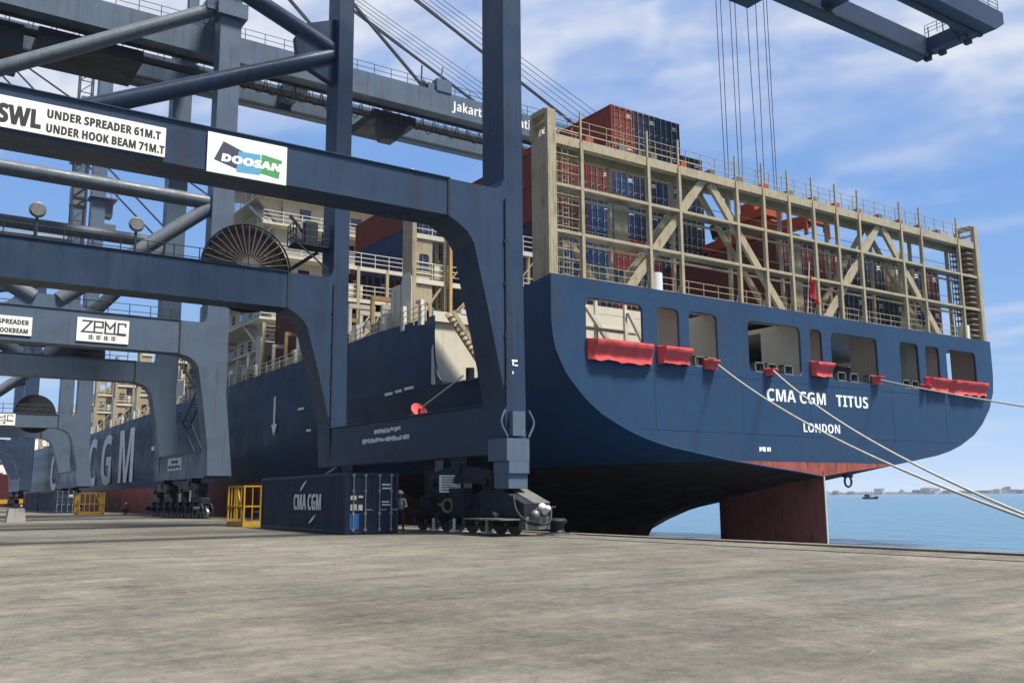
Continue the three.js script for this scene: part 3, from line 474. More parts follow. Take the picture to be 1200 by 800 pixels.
    for (const y of levels) {
      mesh('beam', box(x0 + 0.3, x1, y - 0.3, y, z - 0.2, z - 0.02), M.cream, b); mesh('walkway', box(x0 + 0.3, x1, y - 0.06, y - 0.01, z - 1.25, z - 0.22), M.beige, b);
      mesh('handrail', railing([x0 + 0.3, y, z - 0.1], [x1, y, z - 0.1], 1.05, 1.21, 0.03), M.cream, b);
    }
    for (let k = 0; k < levels.length; k++) { const ya = (k ? levels[k - 1] : 11.6) + 0.15, yb = levels[k] - 0.35; mesh('end_panel', prism([[x0 + 0.32, ya], [x0 + 1.5, ya], [x0 + 1.5, yb], [x0 + 0.32, yb]], z - 0.19, z - 0.13, [roundRect(x0 + 0.55, x0 + 1.28, ya + 0.35, mix(ya, yb, 0.62), 0.2, 3)]), M.beige, b); mesh('locker', box(x0 + 1.75, x0 + 2.9, ya, ya + 0.9, z - 0.9, z - 0.3), k % 2 ? M.cream : M.beige, b); }
    for (let i = 0; i < rows; i++) mesh('brace', [bar([x0 + i * 2.42 + 0.3, 12, z - 0.15], [x0 + i * 2.42 + 2.2, levels[0] - 0.3, z - 0.15], 0.12)], M.beige, b);
    return b;
  }
  bridge(-50.2, 4, [15.0, 17.9]); bridge(-63.3, 4, [16.3, 18.8]); bridge(-77.4, 3, [15.2]);
  for (let k = 0; k < 9; k++) bridge(-95.5 - k * 13.7, 3, k < 5 ? [14.6, 17.2, 19.8] : [14.4, 17]);
  // tall cream mast of the bridge beside bay two
  mesh('vent_post', [box(26.6, 28.2, 11.4, 14.8, -52.9, -51.6)], M.cream, ship);
  // deck edge: stanchions and vents along the sheer
  seed = 31;
  for (let k = 0; k < 46; k++) {
    const z = -48.2 - k * 2.25, y = sheer(ZT - z), m = rnd();
    if (z < -152) break;
    if (m < 0.55) mesh('sheer_frame', prismX([[z - 0.2, y - 0.4], [z + 0.2, y - 0.4], [z + 0.14, y + 1.15], [z - 0.5, y + 1.15], [z - 0.5, y + 0.95], [z - 0.12, y + 0.9]], 26.15, 26.4), M.cream, ship);
    else if (m < 0.8) mesh('deck_vent', [tube([26.7, y - 0.4, z], [26.7, y + 0.8, z], 0.22, 8), tube([26.7, y + 0.8, z], [26.7, y + 1.1, z], 0.36, 8, 0.25)], M.cream, ship);
    else mesh('deck_locker', box(26.5, 27.4, y - 0.4, y + 0.9, z - 0.6, z + 0.5), M.beige, ship);
  }
  for (const [z, h, m] of [[-52.4, 2.6, M.cream], [-54.0, 2.0, M.cream], [-55.6, 2.9, M.ochre], [-57.4, 2.2, M.cream], [-59.2, 3.0, M.cream], [-61.2, 2.4, M.ochre], [-66.4, 2.6, M.cream], [-68.8, 2.0, M.cream], [-71.4, 2.8, M.ochre], [-74.2, 2.2, M.cream], [-80.6, 2.4, M.cream], [-83.4, 2.0, M.cream], [-86.6, 2.7, M.cream]]) mesh('deck_arch', [box(26.5, 26.72, 11.2, 11.6 + h, z - 0.12, z + 0.12), box(28.3, 28.5, 11.2, 11.6 + h, z - 0.12, z + 0.12), box(26.5, 28.5, 11.6 + h, 11.9 + h, z - 0.14, z + 0.14), bar([26.6, 12.2, z], [28.4, 11.5 + h, z], 0.09)], m, ship);
  for (const [z, l] of [[-53.2, 1.1], [-58.2, 1.4], [-60.4, 1.0], [-70, 1.6]]) mesh('deck_unit', [box(27.0, 28.2, 11.3, 12.9, z - l / 2, z + l / 2), tube([27.6, 12.9, z], [27.6, 13.6, z], 0.28, 10)], M.cream, ship);
  for (const x of [29.2, 31.6, 34.0]) mesh('lashing_post', [box(x, x + 0.2, 12.5, 19.3, -50.05, -49.85), bar([x + 0.2, 12.8, -49.95], [x + 2.2, 14.8, -49.95], 0.08), bar([x + 0.2, 15.2, -49.95], [x + 2.2, 17.6, -49.95], 0.06)], M.ochre, ship);
  mesh('deck_handrail', railing([26.2, 11.75, -47.5], [26.2, 11.0, -150], 1.05, 1.5, 0.03), M.cream, ship);

  // -------- accommodation block
  const acc = new THREE.Group(); acc.name = 'accommodation'; acc.position.set(0, 11.5 - SEA, -86 - (ZT - 150)); ship.add(acc);
  const decks = [11.5, 14.4, 17.3, 20.2, 23.1, 26.0, 28.9, 31.6];
  for (let k = 0; k < 6; k++) {
    const ins = k === 0 ? 0 : 0.8 + (k % 2) * 0.9, x0 = 27.6 + ins, x1 = 70 - ins, z0 = -79.6 - ins * 0.5, z1 = -92.5;
    mesh('deckhouse', box(x0, x1, decks[k], decks[k + 1] - 0.2, z1, z0), M.cream, acc);
    mesh('deck_slab', box(26.9, 70.6, decks[k + 1] - 0.199, decks[k + 1], z1 - 0.4, -78.9), M.cream, acc);
    mesh('handrail', [...railing([27, decks[k + 1], -79], [70.5, decks[k + 1], -79], 1.05, 1.8, 0.03), ...railing([27, decks[k + 1], -79], [27, decks[k + 1], -92.6], 1.05, 1.8, 0.03)], M.white, acc);
    for (let i = 0; i < 5; i++) mesh('window', box(x0 - 0.03, x0 + 0.05, decks[k] + 1.2, decks[k] + 2.1, z1 + 1.2 + i * 2.4, z1 + 2.2 + i * 2.4), M.glass, acc);
    for (let i = 0; i < 9; i++) mesh('window', box(x0 + 1.6 + i * 2.6, x0 + 2.7 + i * 2.6, decks[k] + 1.2, decks[k] + 2.1, z0 - 0.05, z0 + 0.03), M.glass, acc);
    { const g = [], up = k % 2; const za = up ? -79.2 : -84, zb = up ? -84 : -79.2, x = 27.15; for (const o of [0, 0.7]) g.push(bar([x + o, decks[k], za], [x + o, decks[k + 1], zb], 0.07, 0.22)); for (let i = 1; i < 11; i++) g.push(box(x, x + 0.7, mix(decks[k], decks[k + 1], i / 11), mix(decks[k], decks[k + 1], i / 11) + 0.04, mix(za, zb, i / 11) - 0.12, mix(za, zb, i / 11) + 0.12)); mesh('outside_stair', g, M.white, acc); }
  }
  mesh('wheelhouse', box(30, 67.5, 28.9, 31.6, -91.5, -82.5), M.cream, acc);
  mesh('wheelhouse_roof', box(26.2, 71.3, 31.6, 31.9, -92.5, -81.8), M.cream, acc);
  mesh('wheelhouse_window', [box(29.94, 30.04, 29.9, 31.0, -91, -83), box(31, 66.5, 29.9, 31.0, -82.54, -82.46)], M.glass, acc);
  mesh('wing_bracket', prism([[27, 28.7], [30.6, 28.7], [30.6, 25.4], [29.9, 25.4]], -81.2, -80.8), M.cream, acc);
  mesh('funnel', [box(46, 52, 31.9, 34, -92, -86)], M.hull, acc);
  mesh('radar_mast', [tube([44, 31.9, -83], [44, 35.4, -83], 0.3, 8, 0.2), box(42.6, 45.4, 34.2, 34.4, -83.2, -82.8)], M.white, acc);
}

// ------------------------------------------------------------------ shipping containers
const CL = 12.19, CW = 2.38, CH = 2.56;
const contGeo = (() => {   // local: base centre of the door end at the origin, doors face +z, body runs to -z
  const w = CW / 2, corr = [], n = 44, d = 0.036;
  function wave(len, h, k) { const pts = []; for (let i = 0; i < k; i++) { const p = len / k; pts.push([i * p, 0], [i * p + p * 0.28, 0], [i * p + p * 0.5, -d], [i * p + p * 0.78, -d]); } pts.push([len, 0]); const pos = []; for (let i = 0; i + 1 < pts.length; i++) { const [a, u] = pts[i], [b, v] = pts[i + 1]; pos.push(a, 0, u, b, 0, v, b, h, v, a, 0, u, b, h, v, a, h, u); } const g = new THREE.BufferGeometry(); g.setAttribute('position', new THREE.Float32BufferAttribute(pos, 3)); g.computeVertexNormals(); return g; }
  const sideR = wave(CL - 0.3, CH - 0.3, n).rotateY(Math.PI / 2).translate(w - 0.03, 0.16, -0.15), sideL = wave(CL - 0.3, CH - 0.3, n).rotateY(-Math.PI / 2).translate(-w + 0.03, 0.16, -CL + 0.15);
  const end = wave(CW - 0.24, CH - 0.3, 9).rotateY(Math.PI).translate(w - 0.12, 0.16, -CL + 0.04);
  const panels = [sideR, sideL, end, box(-w + 0.04, w - 0.04, CH - 0.06, CH - 0.02, -CL + 0.05, -0.05), box(-w + 0.05, w - 0.05, 0.1, 0.15, -CL + 0.05, -0.05)];
  const fr = []; for (const s of [-1, 1]) for (const z of [-0.1, -CL + 0.1]) fr.push(box(s * w - 0.08 * (s + 1), s * w + 0.08 * (1 - s), 0, CH, z - 0.1, z + 0.1));
  for (const s of [-1, 1]) for (const y of [0.02, CH - 0.14]) fr.push(box(s * w - 0.06 * (s + 1) / 1, s * w + 0.06 * (1 - s), y, y + 0.14, -CL + 0.2, -0.2));
  for (const z of [-0.1, -CL + 0.1]) fr.push(box(-w + 0.16, w - 0.16, 0.02, 0.17, z - 0.08, z + 0.08), box(-w + 0.16, w - 0.16, CH - 0.14, CH, z - 0.08, z + 0.08));
  const door = (s) => [box(s > 0 ? 0.01 : -w + 0.17, s > 0 ? w - 0.17 : -0.01, 0.18, CH - 0.15, -0.12, -0.07), ...[0.55, 1.1, 1.65, 2.15].map((y) => box(s > 0 ? 0.05 : -w + 0.2, s > 0 ? w - 0.2 : -0.05, y, y + 0.16, -0.07, -0.05))];
  const rod = (x) => [tube([x, 0.1, -0.01], [x, CH - 0.06, -0.01], 0.028, 6), ...[0.14, 0.8, 1.75, CH - 0.16].map((y) => box(x - 0.055, x + 0.055, y, y + 0.1, -0.05, 0.02)), box(x - 0.02, x + 0.30, 0.98, 1.03, -0.02, 0.015)];
  return { panels, fr, doorL: door(-1), doorR: door(1), rods: [-0.86, -0.32, 0.32, 0.86].map(rod), marks: [box(0.42, 0.82, 2.02, 2.1, -0.045, -0.04), box(0.42, 0.9, 1.86, 1.93, -0.045, -0.04), box(0.42, 0.78, 1.3, 1.36, -0.045, -0.04), box(0.42, 0.85, 1.18, 1.24, -0.045, -0.04), box(-0.75, -0.5, 2.0, 2.14, -0.045, -0.04)] };
})();
const contCol = {
  rust: [[0.165, 0.030, 0.020], 'rust red'], orange: [[0.235, 0.044, 0.024], 'orange red'], maroon: [[0.095, 0.023, 0.020], 'maroon'], navy: [[0.0135, 0.026, 0.056], 'navy blue'],
  blue: [[0.015, 0.040, 0.118], 'bright blue'], dark: [[0.017, 0.023, 0.035], 'dark slate'], teal: [[0.035, 0.068, 0.082], 'grey teal'], white: [[0.40, 0.39, 0.35], 'off-white'], tan: [[0.21, 0.14, 0.078], 'tan'],
};
const contProto = {}, ORD = ['first', 'second', 'third', 'fourth', 'fifth', 'sixth', 'seventh', 'eighth', 'ninth', 'tenth', 'eleventh', 'twelfth', 'thirteenth', 'fourteenth', 'fifteenth', 'sixteenth', 'seventeenth', 'eighteenth'];
const rodMat = paint([0.30, 0.31, 0.31], { vary: 0.3, grimeAmt: 0.3, rust: 0.25, tile: 1.5, rough: 0.45, metal: 0.3 });
const sharedGeo = {};
function cmesh(key, geos, mat, parent, name) { const g = sharedGeo[key] ??= metreUV(mergeGeometries(geos.map(clean))); const m = new THREE.Mesh(g, mat); m.name = name; m.castShadow = m.receiveShadow = true; parent.add(m); return m; }
for (const k in contCol) {
  const mat = paint(contCol[k][0], { vary: 0.22, streak: 0.6, grime: contCol[k][0].map((v) => v * 0.55 + 0.03), grimeAmt: 0.45, rust: 0.22, tile: 5, rough: 0.5 });
  const o = new THREE.Group(); o.name = 'shipping_container'; contProto[k] = o; o.userData = { category: 'container' }; o.userData.col = undefined; delete o.userData.col;
  cmesh('panels', contGeo.panels, mat, o, 'panels'); cmesh('frame', contGeo.fr, mat, o, 'frame');
  const l = cmesh('dl', contGeo.doorL, mat, o, 'door'), r = cmesh('dr', contGeo.doorR, mat, o, 'door');
  contGeo.rods.forEach((g, i) => cmesh('rod' + i, g, rodMat, i < 2 ? l : r, 'lock_rod'));
  contGeo.marks.slice(0, 2).forEach((g, i) => cmesh('mark' + i, [g], M.lettering, r, 'marking'));
}
function container(col, x, y, z, label, group, rotY = 0) {
  const c = contProto[col].clone(); c.name = numbered('shipping_container'); c.position.set(x, y, z); c.rotation.y = rotY; scene.add(c);
  c.userData = { label, category: 'container' }; if (group) c.userData.group = group; return c;
}
{
  // bay two, just forward of the empty stern bay: seen through the lashing frame
  const Z = -51.6, B0 = 13.0, col = (r) => 27.5 + r * 2.42 + 1.21;
  const plan = [   // each row of the bay from the bottom up
    [], [], [], [], ['navy', 'teal', 'navy', 'rust', 'rust'],
    ['dark', 'navy', 'blue', 'maroon', 'orange'], ['navy', 'teal', 'blue', 'blue', 'rust'], ['maroon', 'navy', 'orange', 'blue', 'blue', 'orange', 'orange'], ['navy', 'navy', 'rust', 'navy', 'navy', 'dark', 'navy'],
    ['rust', 'dark', 'navy', 'navy', 'blue', 'navy', 'navy'], ['maroon', 'maroon', 'navy', 'dark', 'navy', 'navy'], ['rust', 'rust', 'maroon'], ['maroon', 'rust', 'maroon'], ['rust', 'maroon', 'rust'], ['navy', 'navy', 'maroon'], ['navy', 'dark', 'navy'], ['maroon', 'navy'], ['navy', 'tan']];
  plan.forEach((st, r) => st.forEach((c, t) => container(c, col(r), B0 + t * 2.6, Z, `${contCol[c][1]} container, ${ORD[t]} tier up, ${ORD[r]} stack from the quay behind the stern frame`, 'containers stacked behind the stern lashing frame')));
  // stern bay: two tiers of high-cube boxes from the middle to the sea side
  const sternCols = [['maroon', 'maroon'], ['rust', 'maroon'], ['navy', 'maroon'], ['navy', 'dark'], ['navy', 'navy'], ['dark', 'tan'], ['navy', 'navy'], ['maroon', 'maroon']];
  sternCols.forEach((st, r) => st.forEach((c, t) => { const o = container(c, 50.75 + r * 2.42, DK + 0.2 + t * 2.9, ZT - 3.2, `${contCol[c][1]} high container, ${t ? 'upper' : 'lower'} tier, ${ORD[r]} row of the low stern bay stack`, 'low stack in the stern bay'); o.scale.y = 1.125; }));
  // bay three beside the accommodation, and bays forward of it
  const bay3 = [['maroon', 'maroon'], ['rust', 'navy'], ['tan', 'rust'], ['maroon', 'navy', 'blue', 'blue', 'rust'], ['navy', 'navy', 'teal', 'navy', 'rust'], ['rust', 'navy', 'blue', 'maroon', 'blue']];
  bay3.forEach((st, r) => st.forEach((c, t) => container(c, col(r), B0 + 0.2 + t * 2.6, -64.3, `${contCol[c][1]} container, ${ORD[t]} tier, ${ORD[r]} row from the quay just aft of the accommodation`, 'stack aft of the accommodation')));
  seed = 5150;
  const pal = ['rust', 'navy', 'maroon', 'tan', 'white', 'blue', 'orange', 'teal', 'white', 'tan'];
  for (let b = 0; b < 9; b++) for (let r = 0; r < 3; r++) { const n = b < 2 ? 4 : 3; for (let t = 0; t < n; t++) { const c = pal[Math.floor(rnd() * pal.length)]; container(c, 31.6 + r * 2.42, 11.7 + t * 2.6, -96.3 - b * 13.7, `${contCol[c][1]} container, ${ORD[t]} tier, ${ORD[r]} row from quay, ${ORD[b]} bay forward of accommodation`, 'deck containers forward of the accommodation'); } }
  // orange spreader hanging from the near crane over the stern bay
  const arm = thing('spreader', 'orange container spreader hanging on hoist ropes behind the stern frame', 'spreader', [54.4, 20.2, -46.9]);
  const z0 = -53.0, z1 = -40.8;
  for (const x of [53.75, 54.75]) mesh('main_beam', prismX([[z0 + 0.5, 20.7], [z1 - 0.5, 20.7], [z1 - 0.5, 21.2], [-44.2, 21.45], [-44.6, 21.75], [-49.2, 21.75], [-49.6, 21.45], [z0 + 0.5, 21.2]], x, x + 0.3), M.orange, arm);
  for (const z of [z0, z1 - 0.5]) { const e = mesh('end_beam', box(53.2, 55.6, 20.55, 21.1, z, z + 0.5), M.orange, arm); for (const x of [53.2, 55.3]) mesh('twistlock_housing', box(x, x + 0.3, 20.1, 20.56, z + 0.1, z + 0.4), M.dark, e); for (const x of [53.1, 55.55]) mesh('flipper', bar([x + 0.07, 20.9, z + 0.25], [x + 0.07, 19.6, z + 0.3], 0.12, 0.3), M.orange, e); }
  mesh('headblock', [box(53.4, 55.4, 22.1, 22.7, -48.8, -44.8), box(53.7, 55.1, 21.76, 22.1, -48.2, -45.4)], M.orange, arm);
  for (const [x, z] of [[53.6, -45.1], [55.2, -45.1], [53.6, -48.5], [55.2, -48.5]]) mesh('sheave', new THREE.CylinderGeometry(0.42, 0.42, 0.16, 20).rotateX(Math.PI / 2).translate(x, 22.95, z), M.dark, arm);
  mesh('power_pack', [box(53.9, 54.9, 22.7, 23.6, -47.6, -46.2), tube([54.4, 23.6, -46.9], [54.4, 24.3, -46.9], 0.35, 12)], M.orange, arm);
  mesh('cable_basket', new THREE.CylinderGeometry(0.8, 0.6, 1.0, 16, 1, true).translate(54.4, 22.2, -50.3), M.dark, arm);

  // the lone container on the quay
  const qc = container('navy', 17.66, 0.02, -36.55, 'dark blue shipping container with white lettering standing on the quay', undefined, -0.052);
  qc.traverse((o) => { if (o.name === 'marking') o.userData.drop = true; }); for (const o of [...qc.children]) for (const q of [...o.children]) if (q.userData.drop) o.remove(q);
  const addSide = (g, name, mat) => { const m = new THREE.Mesh(metreUV(clean(g)), mat); m.name = name; m.castShadow = m.receiveShadow = true; qc.add(m); return m; };
  const onSide = (g, y, z) => g.rotateY(-Math.PI / 2).translate(-CW / 2 - 0.012, y, z);
  addSide(onSide(text('CMA', 0.72, 1.75, 0.02), 0.98, -6.75), 'lettering', M.lettering); addSide(onSide(text('CGM', 0.72, 1.75, 0.02), 0.98, -4.75), 'lettering', M.lettering);
  const swoosh = (pts) => { const s = new THREE.Shape(); s.moveTo(...pts[0]); s.quadraticCurveTo(...pts[1], ...pts[2]); s.quadraticCurveTo(...pts[3], ...pts[0]); return new THREE.ExtrudeGeometry(s, { depth: 0.02, bevelEnabled: false, curveSegments: 8 }); };
  addSide(onSide(swoosh([[0, 0], [0.25, 0.35], [0.95, 0.5], [0.4, 0.15]]), 1.82, -5.9), 'emblem', M.lettering);
  addSide(onSide(swoosh([[0, 0], [0.6, 0.08], [0.95, 0.42], [0.5, 0.32]]), 0.36, -4.6), 'emblem', M.lettering);
  const plates = [[0.44, 0.82, 2.02, 2.09], [0.44, 0.9, 1.87, 1.93], [0.44, 0.78, 1.3, 1.36], [0.44, 0.85, 1.18, 1.23]];
  const stick = (x0, x1, y0, y1, mat, nm) => addSide(box(x0, x1, y0, y1, -0.046, -0.038), nm, mat);
  stick(-0.98, -0.72, 1.42, 1.6, M.white, 'label_plate'); stick(-0.62, -0.42, 1.5, 1.6, M.white, 'label_plate'); stick(-0.98, -0.7, 0.98, 1.24, M.cream, 'label_plate'); stick(-0.62, -0.44, 0.98, 1.22, M.white, 'label_plate');
  for (const p of plates) stick(...p, M.lettering, 'marking');
  stick(-1.0, -0.6, 0.2, 0.85, paint([0.03, 0.14, 0.36], { tile: 2 }), 'sticker');
  // blue containers far down the apron
  for (const [x, z, t] of [[18.9, -121, 0], [18.9, -134, 1]]) container('navy', x, 0.02, z, t ? 'navy blue ground container farther from the yellow cage down the quay' : 'navy blue ground container nearest the yellow cage down the quay', 'ground containers far down the quay');
}

// unseen container stacks, added to shut off low sky from the ship's side
{
  seed = 909;
  const cols = Object.keys(contCol), blockerGeo = metreUV(mergeGeometries([...contGeo.panels, ...contGeo.fr].map(clean)));
  for (let b = 0; b < 17; b++) {
    const o = thing('yard_stack', 'unseen stack of containers added to block low sky from the ship side', 'sky blocker', [-33, 0, 46 - b * 13.4], 'added sky blockers behind the quay');
    for (let r = 0; r < 2; r++) for (let t = 0; t < 5; t++) { const m = new THREE.Mesh(blockerGeo, contProto[cols[Math.floor(rnd() * cols.length)]].children[0].material); m.name = 'container'; m.position.set(-r * 2.6, 0.02 + t * 2.6, 0); m.castShadow = m.receiveShadow = true; o.add(m); }
  }
}

// ------------------------------------------------------------------ quay cranes
const font = (px, w = 'bold') => `${w} ${px}px sans-serif`;
const fit = (c, s, x, y, w, px, weight) => { c.font = font(px, weight); const k = w / c.measureText(s).width; c.save(); c.translate(x, y); c.scale(k, 1); c.fillText(s, 0, 0); c.lineWidth = px * 0.07; c.strokeStyle = c.fillStyle; c.strokeText(s, 0, 0); c.restore(); };
function rubbed(rows, seedNo, place) {   // paint rows too worn to read: short blocks of uneven width
  const g = []; let k = seedNo;
  for (const [y, h, x0, x1] of rows) for (let x = x0; x < x1;) { const w = h * (0.35 + 0.6 * hash(k, 3)), q = h * (0.55 + 0.45 * hash(k, 9)); g.push(box(x, Math.min(x + w, x1), y + (h - q) * hash(k, 5), y + (h - q) * hash(k, 5) + q, 0, 0.01)); x += w + h * (0.12 + (hash(k, 7) > 0.8 ? 0.3 : 0)); k++; }
  return g.map((q) => place(q));
}
function zpmc(x, w, h) {   // maker's mark: four joined angular letters over a row of small characters
  x.fillStyle = '#eceae2'; x.fillRect(0, 0, w, h); x.strokeStyle = x.fillStyle = '#33373b'; x.lineJoin = 'miter';
  const pl = (lw, pts) => { x.lineWidth = h * lw; x.beginPath(); pts.forEach(([a, b], i) => i ? x.lineTo(a * w, b * h) : x.moveTo(a * w, b * h)); x.stroke(); };
  pl(0.075, [[0.09, 0.14], [0.28, 0.14], [0.10, 0.60], [0.50, 0.60]]); pl(0.075, [[0.33, 0.56], [0.33, 0.14], [0.49, 0.14], [0.49, 0.37], [0.33, 0.37]]);
  pl(0.075, [[0.54, 0.62], [0.54, 0.15], [0.63, 0.40], [0.72, 0.15], [0.72, 0.62]]); pl(0.075, [[0.52, 0.61], [0.78, 0.61]]); pl(0.075, [[0.93, 0.28], [0.93, 0.15], [0.79, 0.15], [0.79, 0.58]]); x.fillRect(w * 0.77, h * 0.55, w * 0.18, h * 0.12);
  for (let k = 0; k < 4; k++) { const a = w * (0.23 + k * 0.145), q = w * 0.105; for (let j = 0; j < 4; j++) x.fillRect(a, h * (0.72 + j * 0.05), q * (0.7 + 0.3 * ((j + k) % 2)), h * 0.03); x.fillRect(a + q * 0.42, h * 0.70, q * 0.16, h * 0.22); x.fillRect(a + q * 0.05, h * 0.74, q * 0.14, h * 0.16); }
}
function floodlight(x, y, z, parent) {
  const p = mesh('floodlight', tube([x, y, z], [x, y + 1.25, z], 0.07, 8), M.railDark, parent);
  mesh('lamp_head', [new THREE.SphereGeometry(0.36, 16, 10).scale(1, 1, 0.45).translate(x, y + 1.5, z), new THREE.TorusGeometry(0.35, 0.05, 6, 20).translate(x, y + 1.5, z + 0.06)], M.steel, p);
  mesh('lens', new THREE.CylinderGeometry(0.31, 0.31, 0.03, 20).rotateX(Math.PI / 2).translate(x, y + 1.5, z + 0.17), M.steel, p);
}
function wheelTruck(zc, y, parent, mat, x = RAIL) {   // two-wheel truck on the rail
  const t = mesh('wheel_truck', [prismX([[zc - 0.95, 0.34], [zc + 0.95, 0.34], [zc + 0.95, 0.78], [zc + 0.35, 1.18], [zc - 0.35, 1.18], [zc - 0.95, 0.78]], x - 0.42, x - 0.3), prismX([[zc - 0.95, 0.34], [zc + 0.95, 0.34], [zc + 0.95, 0.78], [zc + 0.35, 1.18], [zc - 0.35, 1.18], [zc - 0.95, 0.78]], x + 0.3, x + 0.42), box(x - 0.3, x + 0.3, 0.85, 1.1, zc - 0.3, zc + 0.3)], mat, parent);
  for (const s of [-0.52, 0.52]) mesh('wheel', [new THREE.CylinderGeometry(0.40, 0.40, 0.16, 20).rotateZ(Math.PI / 2).translate(x, 0.413, zc + s), new THREE.CylinderGeometry(0.45, 0.45, 0.04, 20).rotateZ(Math.PI / 2).translate(x - 0.1, 0.465, zc + s), tube([x - 0.5, 0.43, zc + s], [x + 0.5, 0.43, zc + s], 0.1, 10)], M.steel, t);
  mesh('drive_motor', [tube([x - 0.95, 0.75, zc + 0.2], [x - 0.42, 0.75, zc + 0.2], 0.2, 12), box(x - 0.7, x - 0.42, 0.45, 0.7, zc, zc + 0.4)], mat, t);
}
function gantry(zc, span, yTop, parent, mat) {   // equalisers over four trucks centred at zc
  const q = span / 4;
  const e = mesh('equaliser', [prismX([[zc - 0.75, yTop], [zc + 0.75, yTop], [zc + 0.6, 2.85], [zc + q + 0.3, 2.62], [zc + q + 0.45, 2.4], [zc + q + 0.45, 2.02], [zc + 0.5, 2.12], [zc - 0.5, 2.12], [zc - q - 0.45, 2.02], [zc - q - 0.45, 2.4], [zc - q - 0.3, 2.62], [zc - 0.6, 2.85]], RAIL - 0.38, RAIL + 0.38), tube([RAIL - 0.46, 2.75, zc], [RAIL + 0.46, 2.75, zc], 0.24, 14)], mat, parent);
  for (const s of [-1, 1]) {
    const c = zc + s * q;
    mesh('sub_equaliser', [prismX([[c - 0.4, 2.2], [c + 0.4, 2.2], [c + 0.35, 1.75], [c + q / 2 + 0.35, 1.58], [c + q / 2 + 0.35, 1.14], [c + 0.4, 1.28], [c - 0.4, 1.28], [c - q / 2 - 0.35, 1.14], [c - q / 2 - 0.35, 1.58], [c - 0.35, 1.75]], RAIL - 0.3, RAIL + 0.3), tube([RAIL - 0.5, 2.15, c], [RAIL + 0.5, 2.15, c], 0.17, 12), tube([RAIL - 0.44, 1.1, c - q / 2], [RAIL + 0.44, 1.1, c - q / 2], 0.12, 10), tube([RAIL - 0.44, 1.1, c + q / 2], [RAIL + 0.44, 1.1, c + q / 2], 0.12, 10)], mat, e);
    for (const k of [-1, 1]) wheelTruck(c + k * q / 2, 0, parent, mat);
  }
}
function lowerLeg(o) {   // outline of a water-side leg with the haunch under the portal beam
  const { xl, xr, yb, yt, top, hx, foot, seam } = o;
  return [[seam, yt], [seam, yb - 0.02], [hx, yb - 0.25], [hx + 0.45, yb - 0.55], [hx + 0.75, yb - 1.0], [mix(hx + 0.75, foot[0], 0.42), mix(yb - 1, foot[2] + 2.3, 0.42)], [foot[0] - 0.1, foot[2] + 2.3], [foot[0], foot[2]], [foot[1], foot[2]], [xr, yb - 3], [xr, top], [xl, top], [xl, yt + 0.5], [xl - 0.12, yt + 0.15], [xl - 0.45, yt]];
}
function crane(o) {
  const c = thing('quay_crane', o.label, 'crane', [RAIL, 0, (o.zn + o.zf) / 2], 'cranes along the quay');
  const m = o.mat, LX = -8.9, d = o.depth;
  for (const [i, z] of [[0, o.zn], [1, o.zf]]) {
    const yb = o.yb[i], yt = o.yt[i];
    mesh('leg', prism(lowerLeg({ ...o, yb, yt, top: o.top }), z - d, z), m, c);
    mesh('leg', prism(lowerLeg({ ...o, yb, yt, top: o.top }).map(([x, y]) => [RAIL + LX - x, y]).reverse(), z - d, z), m, c);
    mesh('portal_beam', prism([[RAIL + LX - o.seam, yb], [o.seam, yb], [o.seam, yt], [RAIL + LX - o.seam, yt]], z - d + 0.012, z - 0.012), m, c);
    mesh('beam_flange', [box(RAIL + LX - o.seam, o.seam, yt, yt + 0.035, z - d - 0.06, z + 0.06)], m, c);
    mesh('seam_plate', [box(o.seam - 0.05, o.seam + 0.05, yb - 0.02, yt + 0.05, z - 0.02, z + 0.035)], M.railDark, c);
    if (o.weld) mesh('cable_conduit', [tube([o.xl + 0.02, yt - 0.4, z + 0.05], [o.xl + 0.02, 5.2, z + 0.05], 0.04, 6), ...[6, 8, 10.2, 12].map((y) => box(o.xl - 0.06, o.xl + 0.1, y, y + 0.12, z - 0.01, z + 0.07))], M.railDark, c);
  }
  // sill beams and travelling gear on both rails
  for (const dx of [0, LX - RAIL]) {
    const s = mesh('sill_beam', box(o.foot[0] + dx, o.foot[1] + dx, o.foot[2] - 0.15, o.foot[2] + 1.95, o.zf - d + 0.02, o.zn - d * 0.5), m, c);
    mesh('sill_flange', [box(o.foot[0] + dx - 0.12, o.foot[1] + dx + 0.12, o.foot[2] + 1.95, o.foot[2] + 2.0, o.zf - d + 0.02, o.zn - d - 0.02)], m, s);
    if (dx) { mesh('travelling_gear', [box(LX - 0.4, LX + 0.4, 0.1, o.foot[2] - 0.15, o.zf - 2, o.zf + 6), box(LX - 0.4, LX + 0.4, 0.1, o.foot[2] - 0.15, o.zn - 6, o.zn + 1)], M.bogie, c); continue; }
    const L = o.zn - o.zf; gantry(o.zn - 3.9, 8.8, o.foot[2] - 0.14, c, M.bogie); gantry(o.zf + 2.2, 8.8, o.foot[2] - 0.14, c, M.bogie);
  }
  return c;
}
const pipes = (list, r, mat, parent, name = 'brace_tube') => list.forEach(([a, b]) => mesh(name, tube(a, b, r, 18), mat, parent));
